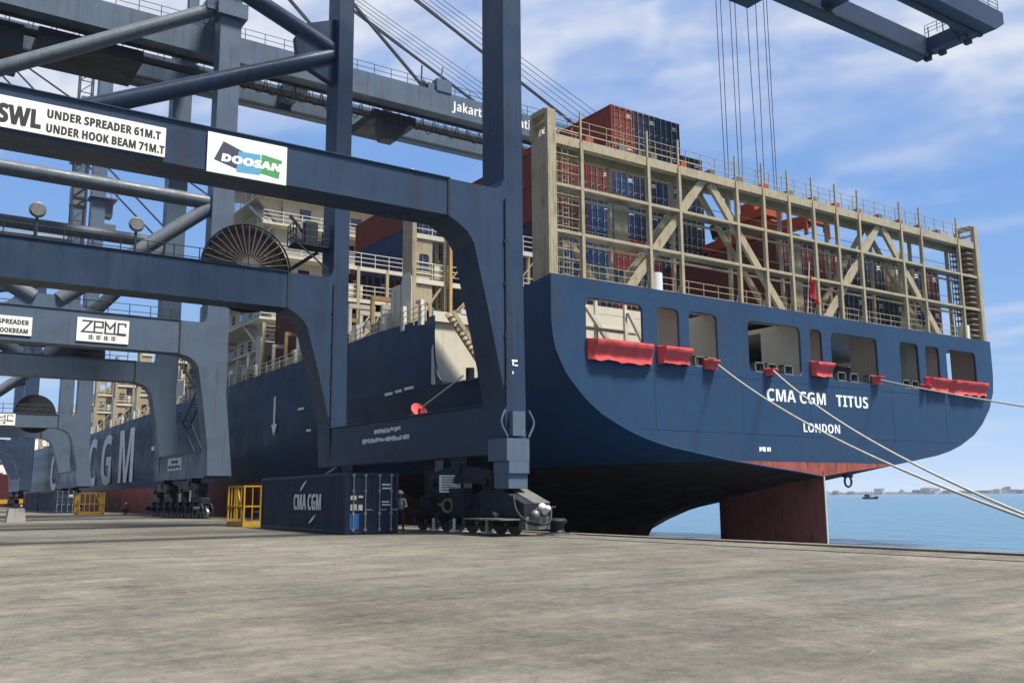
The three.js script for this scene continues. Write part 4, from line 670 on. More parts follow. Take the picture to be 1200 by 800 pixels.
function girders(o, parent) {   // twin boom girders over the water with ties
  const { x0, x1, y0, y1, zNear, zFar, w, mat } = o;
  mesh('boom_girder', prism([[x0, y0], [x1 - 1.4, y0], [x1, y0 + (y1 - y0) * 0.45], [x1, y1], [x0, y1]], zNear - w, zNear), mat, parent);
  mesh('boom_girder', prism([[x0, y0], [x1 - 1.4, y0], [x1, y0 + (y1 - y0) * 0.45], [x1, y1], [x0, y1]], zFar, zFar + w), mat, parent);
  mesh('trolley_rail', [box(x0, x1 - 1.5, y0 - 0.18, y0 - 0.004, zNear - w - 0.25, zNear - w + 0.12), box(x0, x1 - 1.5, y0 - 0.18, y0 - 0.004, zFar + w - 0.12, zFar + w + 0.25)], M.railDark, parent);
  for (const x of o.ties) mesh('girder_tie', box(x, x + 1.3, y0 + 0.5, y1 - 0.15, zFar + w, zNear - w), mat, parent);
}

// -------- near crane, dark slate
const c1 = crane({ label: 'dark slate quay crane whose portal beam carries the load limit board', mat: M.craneDark, zn: -31.5, zf: -49.3, depth: 1.7, yb: [12.78, 12.02], yt: [14.32, 14.06], xl: 21.1, xr: 22.04, top: 46, hx: 18.85, seam: 18.4, foot: [21.15, 22.12, 3.4], weld: true });
{
  const c = c1;
  signBoard('load_limit_board', 1.75, 7.25, 12.92, 13.95, -31.46, (x, w, h) => { x.fillStyle = '#e9e6d8'; x.fillRect(0, 0, w, h); x.fillStyle = '#1b1c22'; fit(x, 'SWL', w * 0.085, h * 0.84, w * 0.225, h * 0.78); fit(x, 'UNDER SPREADER 61M.T', w * 0.335, h * 0.44, w * 0.635, h * 0.36); fit(x, 'UNDER HOOK BEAM 71M.T', w * 0.335, h * 0.90, w * 0.66, h * 0.36); }, c);
  signBoard('maker_board', 8.66, 11.52, 12.72, 14.16, -31.46, (x, w, h) => {
    x.fillStyle = '#eeecdf'; x.fillRect(0, 0, w, h);
    const quad = (col, p) => { x.fillStyle = col; x.beginPath(); p.forEach(([a, b], i) => i ? x.lineTo(a * w, b * h) : x.moveTo(a * w, b * h)); x.closePath(); x.fill(); };
    quad('#2f3346', [[0.19, 0.17], [0.44, 0.34], [0.38, 0.83], [0.08, 0.68]]); quad('#4f93b5', [[0.38, 0.35], [0.66, 0.33], [0.66, 0.87], [0.36, 0.90]]); quad('#3f8a4d', [[0.67, 0.31], [0.94, 0.38], [0.90, 0.88], [0.66, 0.82]]);
    x.fillStyle = '#ffffff'; x.save(); x.transform(1, 0, -0.14, 1, w * 0.09, 0); fit(x, 'DOOSAN', w * 0.12, h * 0.67, w * 0.77, h * 0.25); x.restore();
  }, c);
  // far frame: node, raking tubes
  const zt = -50.15;
  pipes([[[21.3, 28.2, zt], [-8.3, 13.9, zt]], [[21.2, 28.4, zt], [-8.6, 39.5, zt]]], 0.5, M.craneDark, c);
  pipes([[[21.3, 28.2, -32.35], [-8.3, 13.9, -32.35]], [[21.2, 28.4, -32.35], [-8.6, 39.5, -32.35]]], 0.5, M.craneDark, c);
  for (const z of [zt, -32.35]) mesh('gusset', prism([[21.1, 26.2], [21.1, 30.4], [19.2, 29.6], [18.6, 28.6], [18.8, 27.1]], z - 0.25, z + 0.25), M.craneDark, c);
  mesh('top_beam', [box(21.0, 22.2, 45.2, 46.9, -51, -31.5)], M.craneDark, c);
  girders({ x0: -25, x1: 82.4, y0: 43, y1: 45.0, zNear: -40.4, zFar: -48.3, w: 1.35, mat: M.craneDark, ties: [44, 65.0, 80.7] }, c);
  mesh('boom_walkway', [box(64, 81, 43.4, 43.46, -42.85, -41.75), ...railing([64, 43.46, -42.8], [80, 43.46, -42.8], 1.1, 1.5, 0.03), ...railing([64, 45, -40.6], [82, 45, -40.6], 1.1, 1.6, 0.03), ...railing([80.6, 45, -42], [80.6, 45, -47], 1.1, 1.2, 0.03)], M.craneDark, c);
  { const g = []; for (const o of [0, 0.75]) g.push(bar([77.6, 45.2, -42.9 - o], [80.6, 43.2, -42.9 - o], 0.09, 0.26)); for (let i = 1; i < 9; i++) g.push(box(mix(77.6, 80.6, i / 9) - 0.14, mix(77.6, 80.6, i / 9) + 0.14, mix(45.2, 43.2, i / 9), mix(45.2, 43.2, i / 9) + 0.05, -43.65, -42.9)); mesh('boom_stair', g, M.railDark, c); }
  for (const z of [-43, -45.5, -47]) mesh('boom_lamp', [box(80.5, 81.0, 42.6, 43.05, z - 0.3, z + 0.3), tube([81.2, 45, z], [81.2, 46.2, z], 0.06, 6)], M.railDark, c);
  // trolley and hoist ropes
  mesh('trolley', [box(51.4, 57.4, 41.7, 42.7, -48.8, -42)], M.craneDark, c);
  for (const [x, z, dx] of [[53.2, -45.1, 0.3], [53.4, -48.5, 0.15], [53.8, -48.5, 0], [55.0, -45.1, 0.1], [55.3, -45.1, 0], [55.0, -48.5, 0.1], [55.4, -48.5, -0.1], [53.9, -45.1, -0.1]]) mesh('hoist_rope', curveTube([[x - dx, 42, z], [x - dx * 0.6, 34, z], [x - dx * 0.1, 27, z], [x, 23.0, z]], 0.03, 12, 5), M.wire, c);
  // walkway rail and floodlights on the far portal beam
  mesh('beam_railing', railing([-8, 14.09, -51.0], [18, 14.09, -51.0], 1.1, 1.35, 0.028, 2), M.railDark, c);
  mesh('beam_railing', railing([-8, 14.09, -49.5], [2.5, 14.09, -49.5], 1.1, 1.35, 0.028, 2), M.railDark, c);
  floodlight(5.6, 14.08, -49.6, c); floodlight(10.22, 14.08, -49.6, c);
  // cable reel behind the far portal beam
  { const R = 2.55, X = 17.0, Y = 14.75, Z = -52.2;
    const reel = mesh('cable_reel', [new THREE.CylinderGeometry(R * 0.97, R * 0.97, 0.05, 48).rotateX(Math.PI / 2).translate(X, Y, Z - 0.2), new THREE.TorusGeometry(R, 0.06, 6, 64).translate(X, Y, Z), new THREE.TorusGeometry(R, 0.06, 6, 64).translate(X, Y, Z - 0.4)], M.dark, c);
    const g = []; for (let i = 0; i < 36; i++) { const a = i / 36 * Math.PI * 2; g.push(tube([X + 0.5 * Math.cos(a), Y + 0.5 * Math.sin(a), Z + 0.14], [X + R * Math.cos(a), Y + R * Math.sin(a), Z + 0.02], 0.035, 5)); }
    g.forEach((q) => mesh('spoke', q, M.rusty, reel));
    mesh('hub', [tube([X, Y, Z - 0.7], [X, Y, Z + 0.35], 0.5, 20), tube([X, Y, Z + 0.35], [X, Y, Z + 0.5], 0.3, 16)], M.steel, reel);
    mesh('reel_stand', [bar([X - 0.9, 13.4, Z - 0.6], [X, Y, Z - 0.6], 0.25), bar([X + 0.9, 13.4, Z - 0.6], [X, Y, Z - 0.6], 0.25), box(X - 1.4, X + 1.4, 13.2, 13.4, -53, -51)], M.craneDark, reel); }
  // service platform on the far leg
  { const x0 = 18.9, x1 = 21.05, y = 16.0, za = -51, zb = -49.7; mesh('service_platform', [box(x0, x1, y - 0.08, y, za, zb), ...railing([x0, y, zb], [x1, y, zb], 1.2, 0.4, 0.03), ...railing([x0, y, za], [x1, y, za], 1.2, 0.5, 0.03), ...railing([x0, y, za], [x0, y, zb], 1.2, 0.45, 0.03), bar([x0 + 0.2, y - 0.1, zb], [x1, y - 1.5, zb], 0.08), box(19.7, 20.4, y, y + 1.5, -50.8, -50.2), bar([19.0, 17.9, za], [20.8, y, za], 0.06, 0.2)], M.railDark, c);
    mesh('leg_stair', (() => { const g = []; for (const o of [0, 0.6]) g.push(bar([20.9, y, -51.3 - o], [18.4, 14.1, -51.3 - o], 0.06, 0.2)); for (let i = 1; i < 10; i++) g.push(box(mix(20.9, 18.4, i / 10) - 0.12, mix(20.9, 18.4, i / 10) + 0.12, mix(y, 14.1, i / 10), mix(y, 14.1, i / 10) + 0.03, -51.9, -51.3)); return g; })(), M.railDark, c); }
  // gear at the foot of the near leg
  mesh('foot_box', [box(21.25, 21.85, 3.95, 4.95, -31.48, -31.2)], M.craneGrey, c); mesh('foot_box', [box(20.95, 22.05, 2.95, 3.85, -32.6, -31.2)], M.craneGrey, c);
  mesh('jacking_arm', [box(21.02, 22.0, 2.45, 2.94, -32.3, -31.15), box(21.05, 21.98, 1.85, 2.45, -32.3, -31.25)], M.craneGrey, c);
  mesh('foot_bracket', [curveTube([[20.95, 5.0, -31.3], [20.75, 4.5, -31.3], [21.05, 3.9, -31.3]], 0.05, 12), curveTube([[22.1, 5.0, -31.3], [22.35, 4.5, -31.3], [22.1, 3.9, -31.3]], 0.05, 12)], M.craneGrey, c);
  mesh('buffer_hood', prismX([[-33.4, 1.75], [-31.8, 1.80], [-30.2, 1.25], [-30.2, 0.75], [-33.4, 0.75]], RAIL - 0.55, RAIL + 0.7), M.bogie, c);
  mesh('hood_top', prismX([[-32.9, 1.83], [-31.8, 1.84], [-30.2, 1.29], [-30.2, 1.26], [-31.8, 1.805], [-32.9, 1.80]], RAIL - 0.1, RAIL + 0.72), M.steel, c);
  mesh('rail_buffer', [tube([RAIL + 0.1, 0.95, -30.3], [RAIL + 0.1, 0.95, -29.7], 0.14, 12), new THREE.SphereGeometry(0.19, 14, 10).translate(RAIL - 0.15, 0.82, -30.0), box(RAIL - 0.5, RAIL + 0.65, 0.25, 0.75, -30.6, -30.15), box(RAIL - 1.6, RAIL + 0.5, 0.62, 0.68, -33, -30.3)], M.steel, c);
  for (const z of [-33.9, -36.9, -39.6]) mesh('leg_stub', prismX([[z - 0.55, 3.24], [z + 0.55, 3.24], [z + 0.38, 1.2], [z - 0.38, 1.2]], RAIL + 0.5, RAIL + 0.95), M.bogie, c);
  for (const z of [-32.6, -35.2, -37.0]) mesh('rail_clamp', [tube([RAIL - 0.72, 0.12, z], [RAIL - 0.72, 0.62, z], 0.07, 8), box(RAIL - 0.85, RAIL - 0.55, 0.05, 0.14, z - 0.2, z + 0.2)], M.white, c);
  mesh('hose_coil', new THREE.TorusGeometry(0.27, 0.06, 8, 20).rotateY(-Math.PI / 2 + 0.4).translate(RAIL - 0.82, 1.15, -35.6), M.rusty, c);
  mesh('buffer_light', [new THREE.SphereGeometry(0.17, 12, 8).translate(RAIL + 0.15, 1.1, -29.95), new THREE.SphereGeometry(0.13, 12, 8).translate(RAIL + 0.45, 1.05, -30.0)], M.white, c);
  mesh('cable_guide', [curveTube([[RAIL - 0.5, 1.6, -31], [RAIL - 0.7, 0.9, -30.4], [RAIL - 0.3, 0.5, -30.1], [RAIL + 0.5, 0.5, -30.0], [RAIL + 0.85, 1.05, -30.3]], 0.05, 24), tube([RAIL + 0.75, 1.08, -30.6], [RAIL + 1.15, 1.08, -30.4], 0.06, 8)], M.dark, c);
  for (const g of [box(RAIL - 0.75, RAIL - 0.3, 0.7, 1.9, -35.6, -34.4), box(RAIL - 0.7, RAIL - 0.3, 0.8, 1.5, -38.2, -37.4)]) mesh('gear_cover', g, M.bogie, c);
  signBoard('notice_plate', 0, 1.05, 1.55, 2.3, 0, (x, w, h) => { x.fillStyle = '#e4e4e0'; x.fillRect(0, 0, w, h); x.fillStyle = '#55585c'; for (let j = 0; j < 6; j++) x.fillRect(w * 0.08, h * (0.1 + j * 0.145), w * (0.5 + 0.3 * ((j * 7) % 3) / 2), h * 0.06); x.fillRect(w * 0.62, h * 0.1, w * 0.3, h * 0.4); }, c, 0).position.set(-0.62, 2.1, -35.75 + 40.4);
  for (const [row, k] of [[[4.72, 0.26, -43.7, -40.8], 11], [[4.28, 0.26, -45.1, -39.9], 41]]) mesh('sill_marking', rubbed([row], k, (g) => g.rotateY(-Math.PI / 2).translate(21.14, 0, 0)), M.lettering, c, 'row of worn white lettering');
  for (const [x0, x1, y0, y1] of [[21.42, 21.7, 7.02, 7.10], [21.45, 21.52, 6.85, 7.02], [21.55, 21.72, 6.84, 6.9], [21.44, 21.5, 6.5, 6.62]]) mesh('chalk_mark', box(x0, x1, y0, y1, -31.5, -31.488), M.lettering, c);
}

// -------- second crane, grey blue
const c2 = crane({ label: 'grey blue quay crane with twin boom lettered along its near girder', mat: M.craneGrey, zn: -73.8, zf: -88.6, depth: 1.6, yb: [12.72, 12.05], yt: [15.3, 13.9], xl: 20.95, xr: 22.7, top: 45.5, hx: 19.7, seam: 18.9, foot: [21.5, 23.4, 3.3] });
{
  const c = c2, zn = -74.6, zf = -89.4;
  pipes([[[21.5, 25.4, zn], [-8.7, 25.6, zn]], [[21.2, 25.2, zn], [10.3, 16.1, zn]], [[-8.5, 25.2, zn], [8.6, 16.1, zn]], [[21.3, 42.8, zn], [-8.5, 24.6, zn]]], 0.58, M.tubeGrey, c);
  pipes([[[21.5, 25.4, zf], [-8.7, 25.6, zf]], [[21.2, 25.2, zf], [11.6, 13.9, zf]], [[-8.5, 25.2, zf], [9.6, 13.9, zf]], [[21.3, 40.9, zf], [-8.5, 24.6, zf]], [[21.3, 40.9, zf], [-8.5, 41.6, zf]]], 0.58, M.tubeGrey, c);
  mesh('gusset', [prism([[6.6, 15.3], [12.4, 15.3], [11.2, 16.4], [7.8, 16.4]], zn - 0.3, zn + 0.3)], M.craneGrey, c);
  for (const x of [21.0, -10.2]) mesh('cross_beam', [box(x, x + 1.5, 42.9, 45.4, zf, zn + 0.78)], M.craneGrey, c);
  mesh('leg_head', [box(20.6, 23.1, 41.6, 42.9, -75.4, -73.4), box(19.8, 20.6, 42.0, 42.8, -75.2, -73.9), ...railing([19.8, 42.9, -73.5], [23.2, 42.9, -73.5], 1.1, 0.8, 0.03)], M.craneGrey, c);
  girders({ x0: -40, x1: 72, y0: 39.35, y1: 41.7, zNear: -77.0, zFar: -86.0, w: 1.5, mat: M.craneGrey, ties: [-6, 12, 30, 70.5] }, c);
  const b = mesh('boom_lettering', text('Jakarta International Container Terminal', 1.05, 23.5, 0.02).translate(45.3, 40.05, -76.995), M.lettering, c);
  mesh('boom_walkway', [box(-30, 71, 38.6, 38.66, -79.9, -78.9), box(-30, 71, 38.5, 38.6, -80.0, -79.9), ...railing([-30, 38.66, -79.9], [71, 38.66, -79.9], 1.1, 1.7, 0.035, 2)], M.railDark, c);
  mesh('boom_railing', railing([-30, 41.7, -77.2], [71, 41.7, -77.2], 1.05, 1.8, 0.03, 2), M.railDark, c);
  mesh('boom_railing', railing([-30, 41.7, -85.8], [71, 41.7, -85.8], 1.05, 1.8, 0.03, 2), M.railDark, c);
  for (let i = 0; i < 34; i++) { const x = 24 + i * 1.35; mesh('festoon_loop', curveTube([[x, 39.1, -78.7], [x + 0.25, 38.2 - 0.3 * hash(i, 3), -78.7], [x + 0.7, 37.9 - 0.4 * hash(i, 5), -78.7], [x + 1.05, 38.3, -78.7], [x + 1.2, 39.1, -78.7]], 0.05, 14, 5), M.railDark, c); }
  mesh('trolley', [box(37.6, 42.2, 38.2, 39.1, -84.4, -78.9), prism([[38.4, 38.2], [41.5, 38.2], [40.2, 36.4], [38.8, 36.4]], -80.6, -79.2)], M.railDark, c);
  mesh('trolley', [box(8, 16, 38.0, 39.1, -84.4, -78.9), box(2, 7, 36.6, 39, -84.4, -79.2)], M.railDark, c);
  mesh('machinery', [box(43.5, 45.2, 41.7, 43.0, -77.9, -76.9), box(42.6, 43.3, 41.7, 42.4, -77.9, -77.1), tube([42, 41.7, -77.5], [42.1, 44.2, -77.5], 0.09, 6), tube([44.2, 43, -77.5], [44.5, 44.6, -77.5], 0.07, 6)], M.craneGrey, c);
  // apex and boom stays
  for (const z of [-77.6, -85.4]) {
    mesh('apex_post', [bar([21.6, 45.4, z], [21.4, 60.2, z], 0.9), bar([-8, 45.4, z], [21.2, 60, z], 0.5)], M.craneGrey, c);
    for (const [x, y] of [[42.3, 42.0], [62.3, 42.0]]) { mesh('boom_stay', [bar([21.4, 59.8, z], [mix(21.4, x, 0.55), mix(59.8, y, 0.55), z], 0.16, 0.34), bar([mix(21.4, x, 0.55), mix(59.8, y, 0.55), z], [x, y, z], 0.2, 0.26)], M.railDark, c); mesh('stay_lug', prism([[x - 0.6, 41.7], [x + 0.6, 41.7], [x + 0.2, 42.6], [x - 0.2, 42.6]], z - 0.15, z + 0.15), M.railDark, c); }
    for (let i = 0; i < 4; i++) mesh('luffing_rope', tube([21.4, 60.2, z + (i - 1.5) * 0.4], [66 + i * 1.2, 42.2, z + (i - 1.5) * 0.4], 0.035, 5), M.wire, c);
  }
  signBoard('maker_board', 11.5, 15.12, 13.05, 14.82, -73.76, zpmc, c);
  signBoard('load_limit_board', 3.2, 8.55, 13.1, 14.45, -73.76, (x, w, h) => { x.fillStyle = '#eceae2'; x.fillRect(0, 0, w, h); x.fillStyle = '#2a2d33'; fit(x, 'SWL', w * 0.02, h * 0.8, w * 0.25, h * 0.7); fit(x, 'UNDER SPREADER', w * 0.32, h * 0.44, w * 0.64, h * 0.34); fit(x, 'UNDER HOOKBEAM', w * 0.32, h * 0.90, w * 0.64, h * 0.34); }, c);
  { const p = mesh('sill_plate', box(21.46, 21.5, 3.95, 5.0, -85.6, -81.2), M.white, c); mesh('plate_marking', rubbed([[4.55, 0.26, -84.6, -82.4], [4.12, 0.26, -85.3, -81.6]], 71, (g) => g.rotateY(-Math.PI / 2).translate(21.455, 0, 0)), M.dark, p); }
  mesh('beam_railing', railing([-8, 15.34, -75.2], [18.5, 15.34, -75.2], 1.1, 1.6, 0.03, 2), M.railDark, c);
  mesh('beam_railing', railing([-8, 13.94, -90.0], [18.5, 13.94, -90.0], 1.1, 1.6, 0.03, 2), M.railDark, c);
  mesh('cable_reel', [new THREE.CylinderGeometry(2.3, 2.3, 0.5, 36).rotateX(Math.PI / 2).translate(14.5, 14.6, -91.5)], M.dark, c);
  // stairs and switch house between the legs
  { const g = []; for (const [za, ya, zb, yb] of [[-79.5, 5.3, -83.5, 8.0], [-83.5, 8.0, -79.5, 10.6], [-79.5, 10.6, -83.5, 12.6]]) { for (const o of [0, 0.7]) g.push(bar([22 + o, ya, za], [22 + o, yb, zb], 0.07, 0.22)); for (let i = 1; i < 12; i++) g.push(box(22, 22.7, mix(ya, yb, i / 12), mix(ya, yb, i / 12) + 0.04, mix(za, zb, i / 12) - 0.12, mix(za, zb, i / 12) + 0.12)); g.push(...railing([21.9, yb, zb], [21.9, yb, zb + (zb < -82 ? -1.2 : 1.2)], 1.1, 0.6, 0.03)); } mesh('access_stair', g, M.railDark, c); }
  mesh('warning_board', [box(21.2, 21.26, 10.2, 11.5, -83, -80.6), box(21.2, 21.26, 11.7, 12.5, -82.6, -81.6)], M.white, c);
  for (const z of [-77.2, -80.2]) mesh('bogie_plate', box(RAIL - 0.47, RAIL - 0.42, 1.3, 2.2, z, z + 0.45), M.white, c);
}

// -------- third and fourth cranes, farther along
const c3 = crane({ label: 'grey blue quay crane with pale tower gear above its leg', mat: M.craneGrey, zn: -128, zf: -142, depth: 1.6, yb: [10.35, 9.9], yt: [12.0, 11.4], xl: 20.7, xr: 22.4, top: 60, hx: 19.4, seam: 18.6, foot: [21.2, 22.9, 3.2] });
{
  const c = c3;
  for (const z of [-128.8, -142.8]) pipes([[[21.2, 22.5, z], [8.6, 12, z]], [[-8.5, 22.5, z], [5.6, 12, z]], [[21.3, 30, z], [-8.5, 22.5, z]], [[21.3, 23, z], [-8.5, 23, z]]], 0.55, M.tubeGrey, c);
  signBoard('maker_board', 9.8, 13.8, 10.5, 11.9, -127.96, zpmc, c);
  mesh('cable_reel', [new THREE.CylinderGeometry(2.4, 2.4, 0.5, 36).rotateX(Math.PI / 2).translate(16.2, 12.2, -130.5)], M.dark, c);
  { const g = []; for (const x of [18.4, 20.0]) for (const z of [-129.6, -128.2]) g.push(bar([x, 34, z], [x, 60, z], 0.16)); for (let y = 34; y < 60; y += 1.6) { g.push(bar([18.4, y, -128.2], [20, y + 1.6, -128.2], 0.1), bar([18.4, y, -128.2], [20, y, -128.2], 0.1)); } mesh('lift_tower', g, M.railDark, c); }
  for (const [x0, x1, y0, y1] of [[18.2, 20.2, 50.5, 53], [18.0, 19.4, 45.2, 47], [22.4, 23.4, 38.4, 40.2], [22.4, 23.9, 36.2, 37.4], [22.5, 23.1, 43.2, 43.8], [18.3, 20.1, 39.4, 42]]) mesh('tower_gear', box(x0, x1, y0, y1, -130, -128.3), M.tubeGrey, c);
  mesh('tower_platform', [box(20.4, 23.8, 40.6, 40.75, -130.2, -127.4), ...railing([20.4, 40.75, -127.5], [23.8, 40.75, -127.5], 1.1, 0.9, 0.05, 2)], M.tubeGrey, c);
  for (const [a, b] of [[[7.6, 59.5], [31.2, 37.8]], [[10.4, 59.5], [34, 37.8]], [[12.6, 59.5], [52, 38]]]) mesh('stay_rod', bar([...a, -135], [...b, -135], 0.2), M.railDark, c);
  pipes([[[-8.5, 37.6, -142.8], [21, 38.2, -142.8]]], 0.55, M.tubeGrey, c);
  mesh('beam_railing', railing([-8, 12.04, -128.3], [18, 12.04, -128.3], 1.1, 1.8, 0.035, 2), M.railDark, c);
}
const c4 = crane({ label: 'dark quay crane farthest down the quay beside the red ship', mat: M.craneDark, zn: -182, zf: -196, depth: 1.8, yb: [9.6, 9.4], yt: [11.8, 11.4], xl: 20.8, xr: 23.0, top: 44, hx: 18.9, seam: 18.2, foot: [21.1, 22.9, 3.2] });
pipes([[[20.8, 22, -182.9], [-8, 12, -182.9]]], 0.5, M.craneDark, c4);

// ------------------------------------------------------------------ mooring lines, bollards
function rope(a, b, sag, r, label) {
  const p = []; for (let i = 0; i <= 12; i++) { const t = i / 12; p.push([mix(a[0], b[0], t), mix(a[1], b[1], t) - sag * 4 * t * (1 - t), mix(a[2], b[2], t)]); }
  const g = thing('mooring_rope', label, 'rope', b);
  mesh('line', curveTube(p, r, 48, 7), M.rope, g); return g;
}
function bollard(x, z, label, group) {
  const b = thing('bollard', label, 'bollard', [x, 0, z], group);
  const pr = [[0.001, 0.62], [0.30, 0.62], [0.40, 0.56], [0.41, 0.46], [0.30, 0.36], [0.27, 0.2], [0.32, 0.08], [0.5, 0.05], [0.52, 0]].map(([r, y]) => new THREE.Vector2(r, y)).reverse();
  mesh('post', new THREE.LatheGeometry(pr, 24).translate(x, 0.03, z), M.bogie, b); mesh('base_plate', box(x - 0.6, x + 0.6, 0.004, 0.04, z - 0.6, z + 0.6), M.steel, b);
}
bollard(22.95, -30.6, 'black iron bollard at the quay edge beside the near crane foot');
bollard(22.9, -10.4, 'black iron bollard holding the two crossing stern lines'); bollard(22.9, 4.5, 'black iron bollard holding the long level stern line'); bollard(22.9, -66, 'black iron bollard under the ship side between the two cranes');
rope([39.6, 8.95, ZT + 0.3], [22.9, 0.42, -10.4], 0.75, 0.043, 'pale stern line from the third mooring opening crossing the ship name');
rope([44.3, 8.95, ZT + 0.3], [22.9, 0.42, -10.4], 0.75, 0.043, 'pale stern line from the wide mooring opening beside the city name');
rope([54.9, 9.0, ZT + 0.3], [22.9, 0.42, 4.5], 0.5, 0.043, 'pale level stern line from the mooring opening with the winch');
rope([26.6, 8.15, -43.9], [22.9, 0.42, -66], 0.4, 0.04, 'pale spring line from the side opening down to the quay');
{ const b = thing('rat_guard', 'small red guard threaded on the spring line', 'rat guard', [25.95, 6.55, -47.6]); mesh('disc', [new THREE.CylinderGeometry(0.5, 0.32, 0.3, 18).rotateX(1.0).translate(25.95, 6.45, -47.9)], M.redTrough, b); mesh('sleeve', new THREE.CylinderGeometry(0.1, 0.1, 0.7, 10).rotateX(1.2).translate(25.95, 6.5, -47.8), M.redTrough, b); }

// ------------------------------------------------------------------ yellow man cages
function cage(x, z, rot, label, group) {
  const c = thing('man_cage', label, 'cage', [x, 0, z], group); c.rotation.y = rot; c.rotation.order = 'YXZ';
  const X = x, Z = z, w = 1.2, d = 1.0, h = 2.2, r = 0.035;
  for (const sx of [-1, 1]) for (const sz of [-1, 1]) mesh('corner_post', bar([X + sx * w, 0, Z + sz * d], [X + sx * w, h, Z + sz * d], 0.08), M.yellow, c);
  for (const y of [0.06, 1.1, h]) mesh('ring', [bar([X - w, y, Z - d], [X + w, y, Z - d], 0.07), bar([X - w, y, Z + d], [X + w, y, Z + d], 0.07), bar([X - w, y, Z - d], [X - w, y, Z + d], 0.07), bar([X + w, y, Z - d], [X + w, y, Z + d], 0.07)], M.yellow, c);
  for (let i = 1; i < 5; i++) { const t = mix(-1, 1, i / 5); mesh('upright', tube([X + t * w, 0, Z + d], [X + t * w, h, Z + d], r, 6), M.yellow, c); mesh('upright', tube([X + t * w, 0, Z - d], [X + t * w, h, Z - d], r, 6), M.yellow, c); mesh('upright', tube([X - w, 0, Z + t * d], [X - w, h, Z + t * d], r, 6), M.yellow, c); mesh('upright', tube([X + w, 0, Z + t * d], [X + w, h, Z + t * d], r, 6), M.yellow, c); }
  for (const g of [bar([X + 0.25 * w, h, Z + d + 0.04], [X + w, 0.1, Z + d + 0.04], 0.09), bar([X - w, h, Z + 0.1], [X - w - 0.02, 0.1, Z + d], 0.08)]) mesh('diagonal', g, M.yellow, c);
  mesh('floor', box(X - w, X + w, 0.02, 0.05, Z - d, Z + d), M.steel, c);
  mesh('kick_plate', [box(X - w - 0.02, X + w + 0.02, 0.05, 0.3, Z + d - 0.01, Z + d + 0.02), box(X - w - 0.02, X - w + 0.01, 0.05, 0.3, Z - d, Z + d)], M.yellow, c);
}
cage(17.95, -52.0, 0.12, 'yellow steel man cage standing behind the lettered container'); cage(18.9, -106, 0.05, 'yellow steel man cage near the big hull letters');

// ------------------------------------------------------------------ people
function person(x, z, face, pose, colours, label) {
  const g = thing('person', label, 'person', [x, 0, z]); g.rotation.y = face;
  const J = pose, B = J.bones, n = 84, half = 1.02;
  const mc = new MarchingCubes(n, new THREE.MeshStandardMaterial(), false, false, 200000); mc.isolation = 0;
  const cap = (p, a, b, ra, rb) => { const ab = [b[0] - a[0], b[1] - a[1], b[2] - a[2]], ap = [p[0] - a[0], p[1] - a[1], p[2] - a[2]], t = clamp((ap[0] * ab[0] + ap[1] * ab[1] + ap[2] * ab[2]) / (ab[0] ** 2 + ab[1] ** 2 + ab[2] ** 2 + 1e-9)); return Math.hypot(ap[0] - ab[0] * t, ap[1] - ab[1] * t, ap[2] - ab[2] * t) - mix(ra, rb, t); };
  for (let k = 0; k < n; k++) for (let j = 0; j < n; j++) for (let i = 0; i < n; i++) {
    const p = [(i - n / 2) / (n / 2) * half, (j - n / 2) / (n / 2) * half + 0.93, (k - n / 2) / (n / 2) * half]; let dmin = 9;
    for (const [a, b, ra, rb] of B) { const dd = cap(p, a, b, ra, rb), kk = 0.035, h = clamp(0.5 + 0.5 * (dmin - dd) / kk); dmin = mix(dmin, dd, h) - kk * h * (1 - h); }
    mc.field[i + j * n + k * n * n] = -dmin;
  }
  mc.update();
  const cnt = mc.count, pos = mc.positionArray.slice(0, cnt * 3), nor = mc.normalArray.slice(0, cnt * 3), col = new Float32Array(cnt * 3);
  for (let i = 0; i < cnt; i++) { pos[i * 3] *= half; pos[i * 3 + 1] = pos[i * 3 + 1] * half + 0.93; pos[i * 3 + 2] *= half; const c = J.colour([pos[i * 3], pos[i * 3 + 1], pos[i * 3 + 2]], colours); col.set(c, i * 3); }
  const geo = new THREE.BufferGeometry(); geo.setAttribute('position', new THREE.BufferAttribute(pos, 3)); geo.setAttribute('normal', new THREE.BufferAttribute(nor, 3)); geo.setAttribute('color', new THREE.BufferAttribute(col, 3));
  geo.computeVertexNormals();
  const body = new THREE.Mesh(geo, new THREE.MeshStandardMaterial({ vertexColors: true, roughness: 0.85 })); body.name = 'body'; body.castShadow = body.receiveShadow = true; g.add(body);
  const hel = new THREE.Mesh(mergeGeometries([clean(new THREE.SphereGeometry(0.135, 18, 10, 0, Math.PI * 2, 0, Math.PI / 2).scale(1, 0.95, 1.12)), clean(new THREE.CylinderGeometry(0.17, 0.17, 0.015, 18).translate(0, 0, 0.025))]), flat(colours.helmet, 0.4)); hel.name = 'helmet'; hel.position.set(...J.helmet); hel.rotation.x = J.tilt; hel.castShadow = true; g.add(hel);
  return g;
}
const hand = (w, dir, s) => { const o = [[w, [w[0] + dir[0] * 0.09, w[1] + dir[1] * 0.09, w[2] + dir[2] * 0.09], 0.036, 0.034]]; for (let f = 0; f < 4; f++) { const dx = (f - 1.5) * 0.02, a = [w[0] + dir[0] * 0.09, w[1] + dir[1] * 0.09, w[2] + dir[2] * 0.09 + dx], L = [0.07, 0.085, 0.08, 0.06][f]; o.push([a, [a[0] + dir[0] * L, a[1] + dir[1] * L, a[2] + dir[2] * L + dx * 0.3], 0.010, 0.008]); } o.push([[w[0], w[1] - 0.02, w[2] + 0.02], [w[0] + s * 0.0, w[1] + dir[1] * 0.08, w[2] + 0.075], 0.013, 0.010]); return o; };
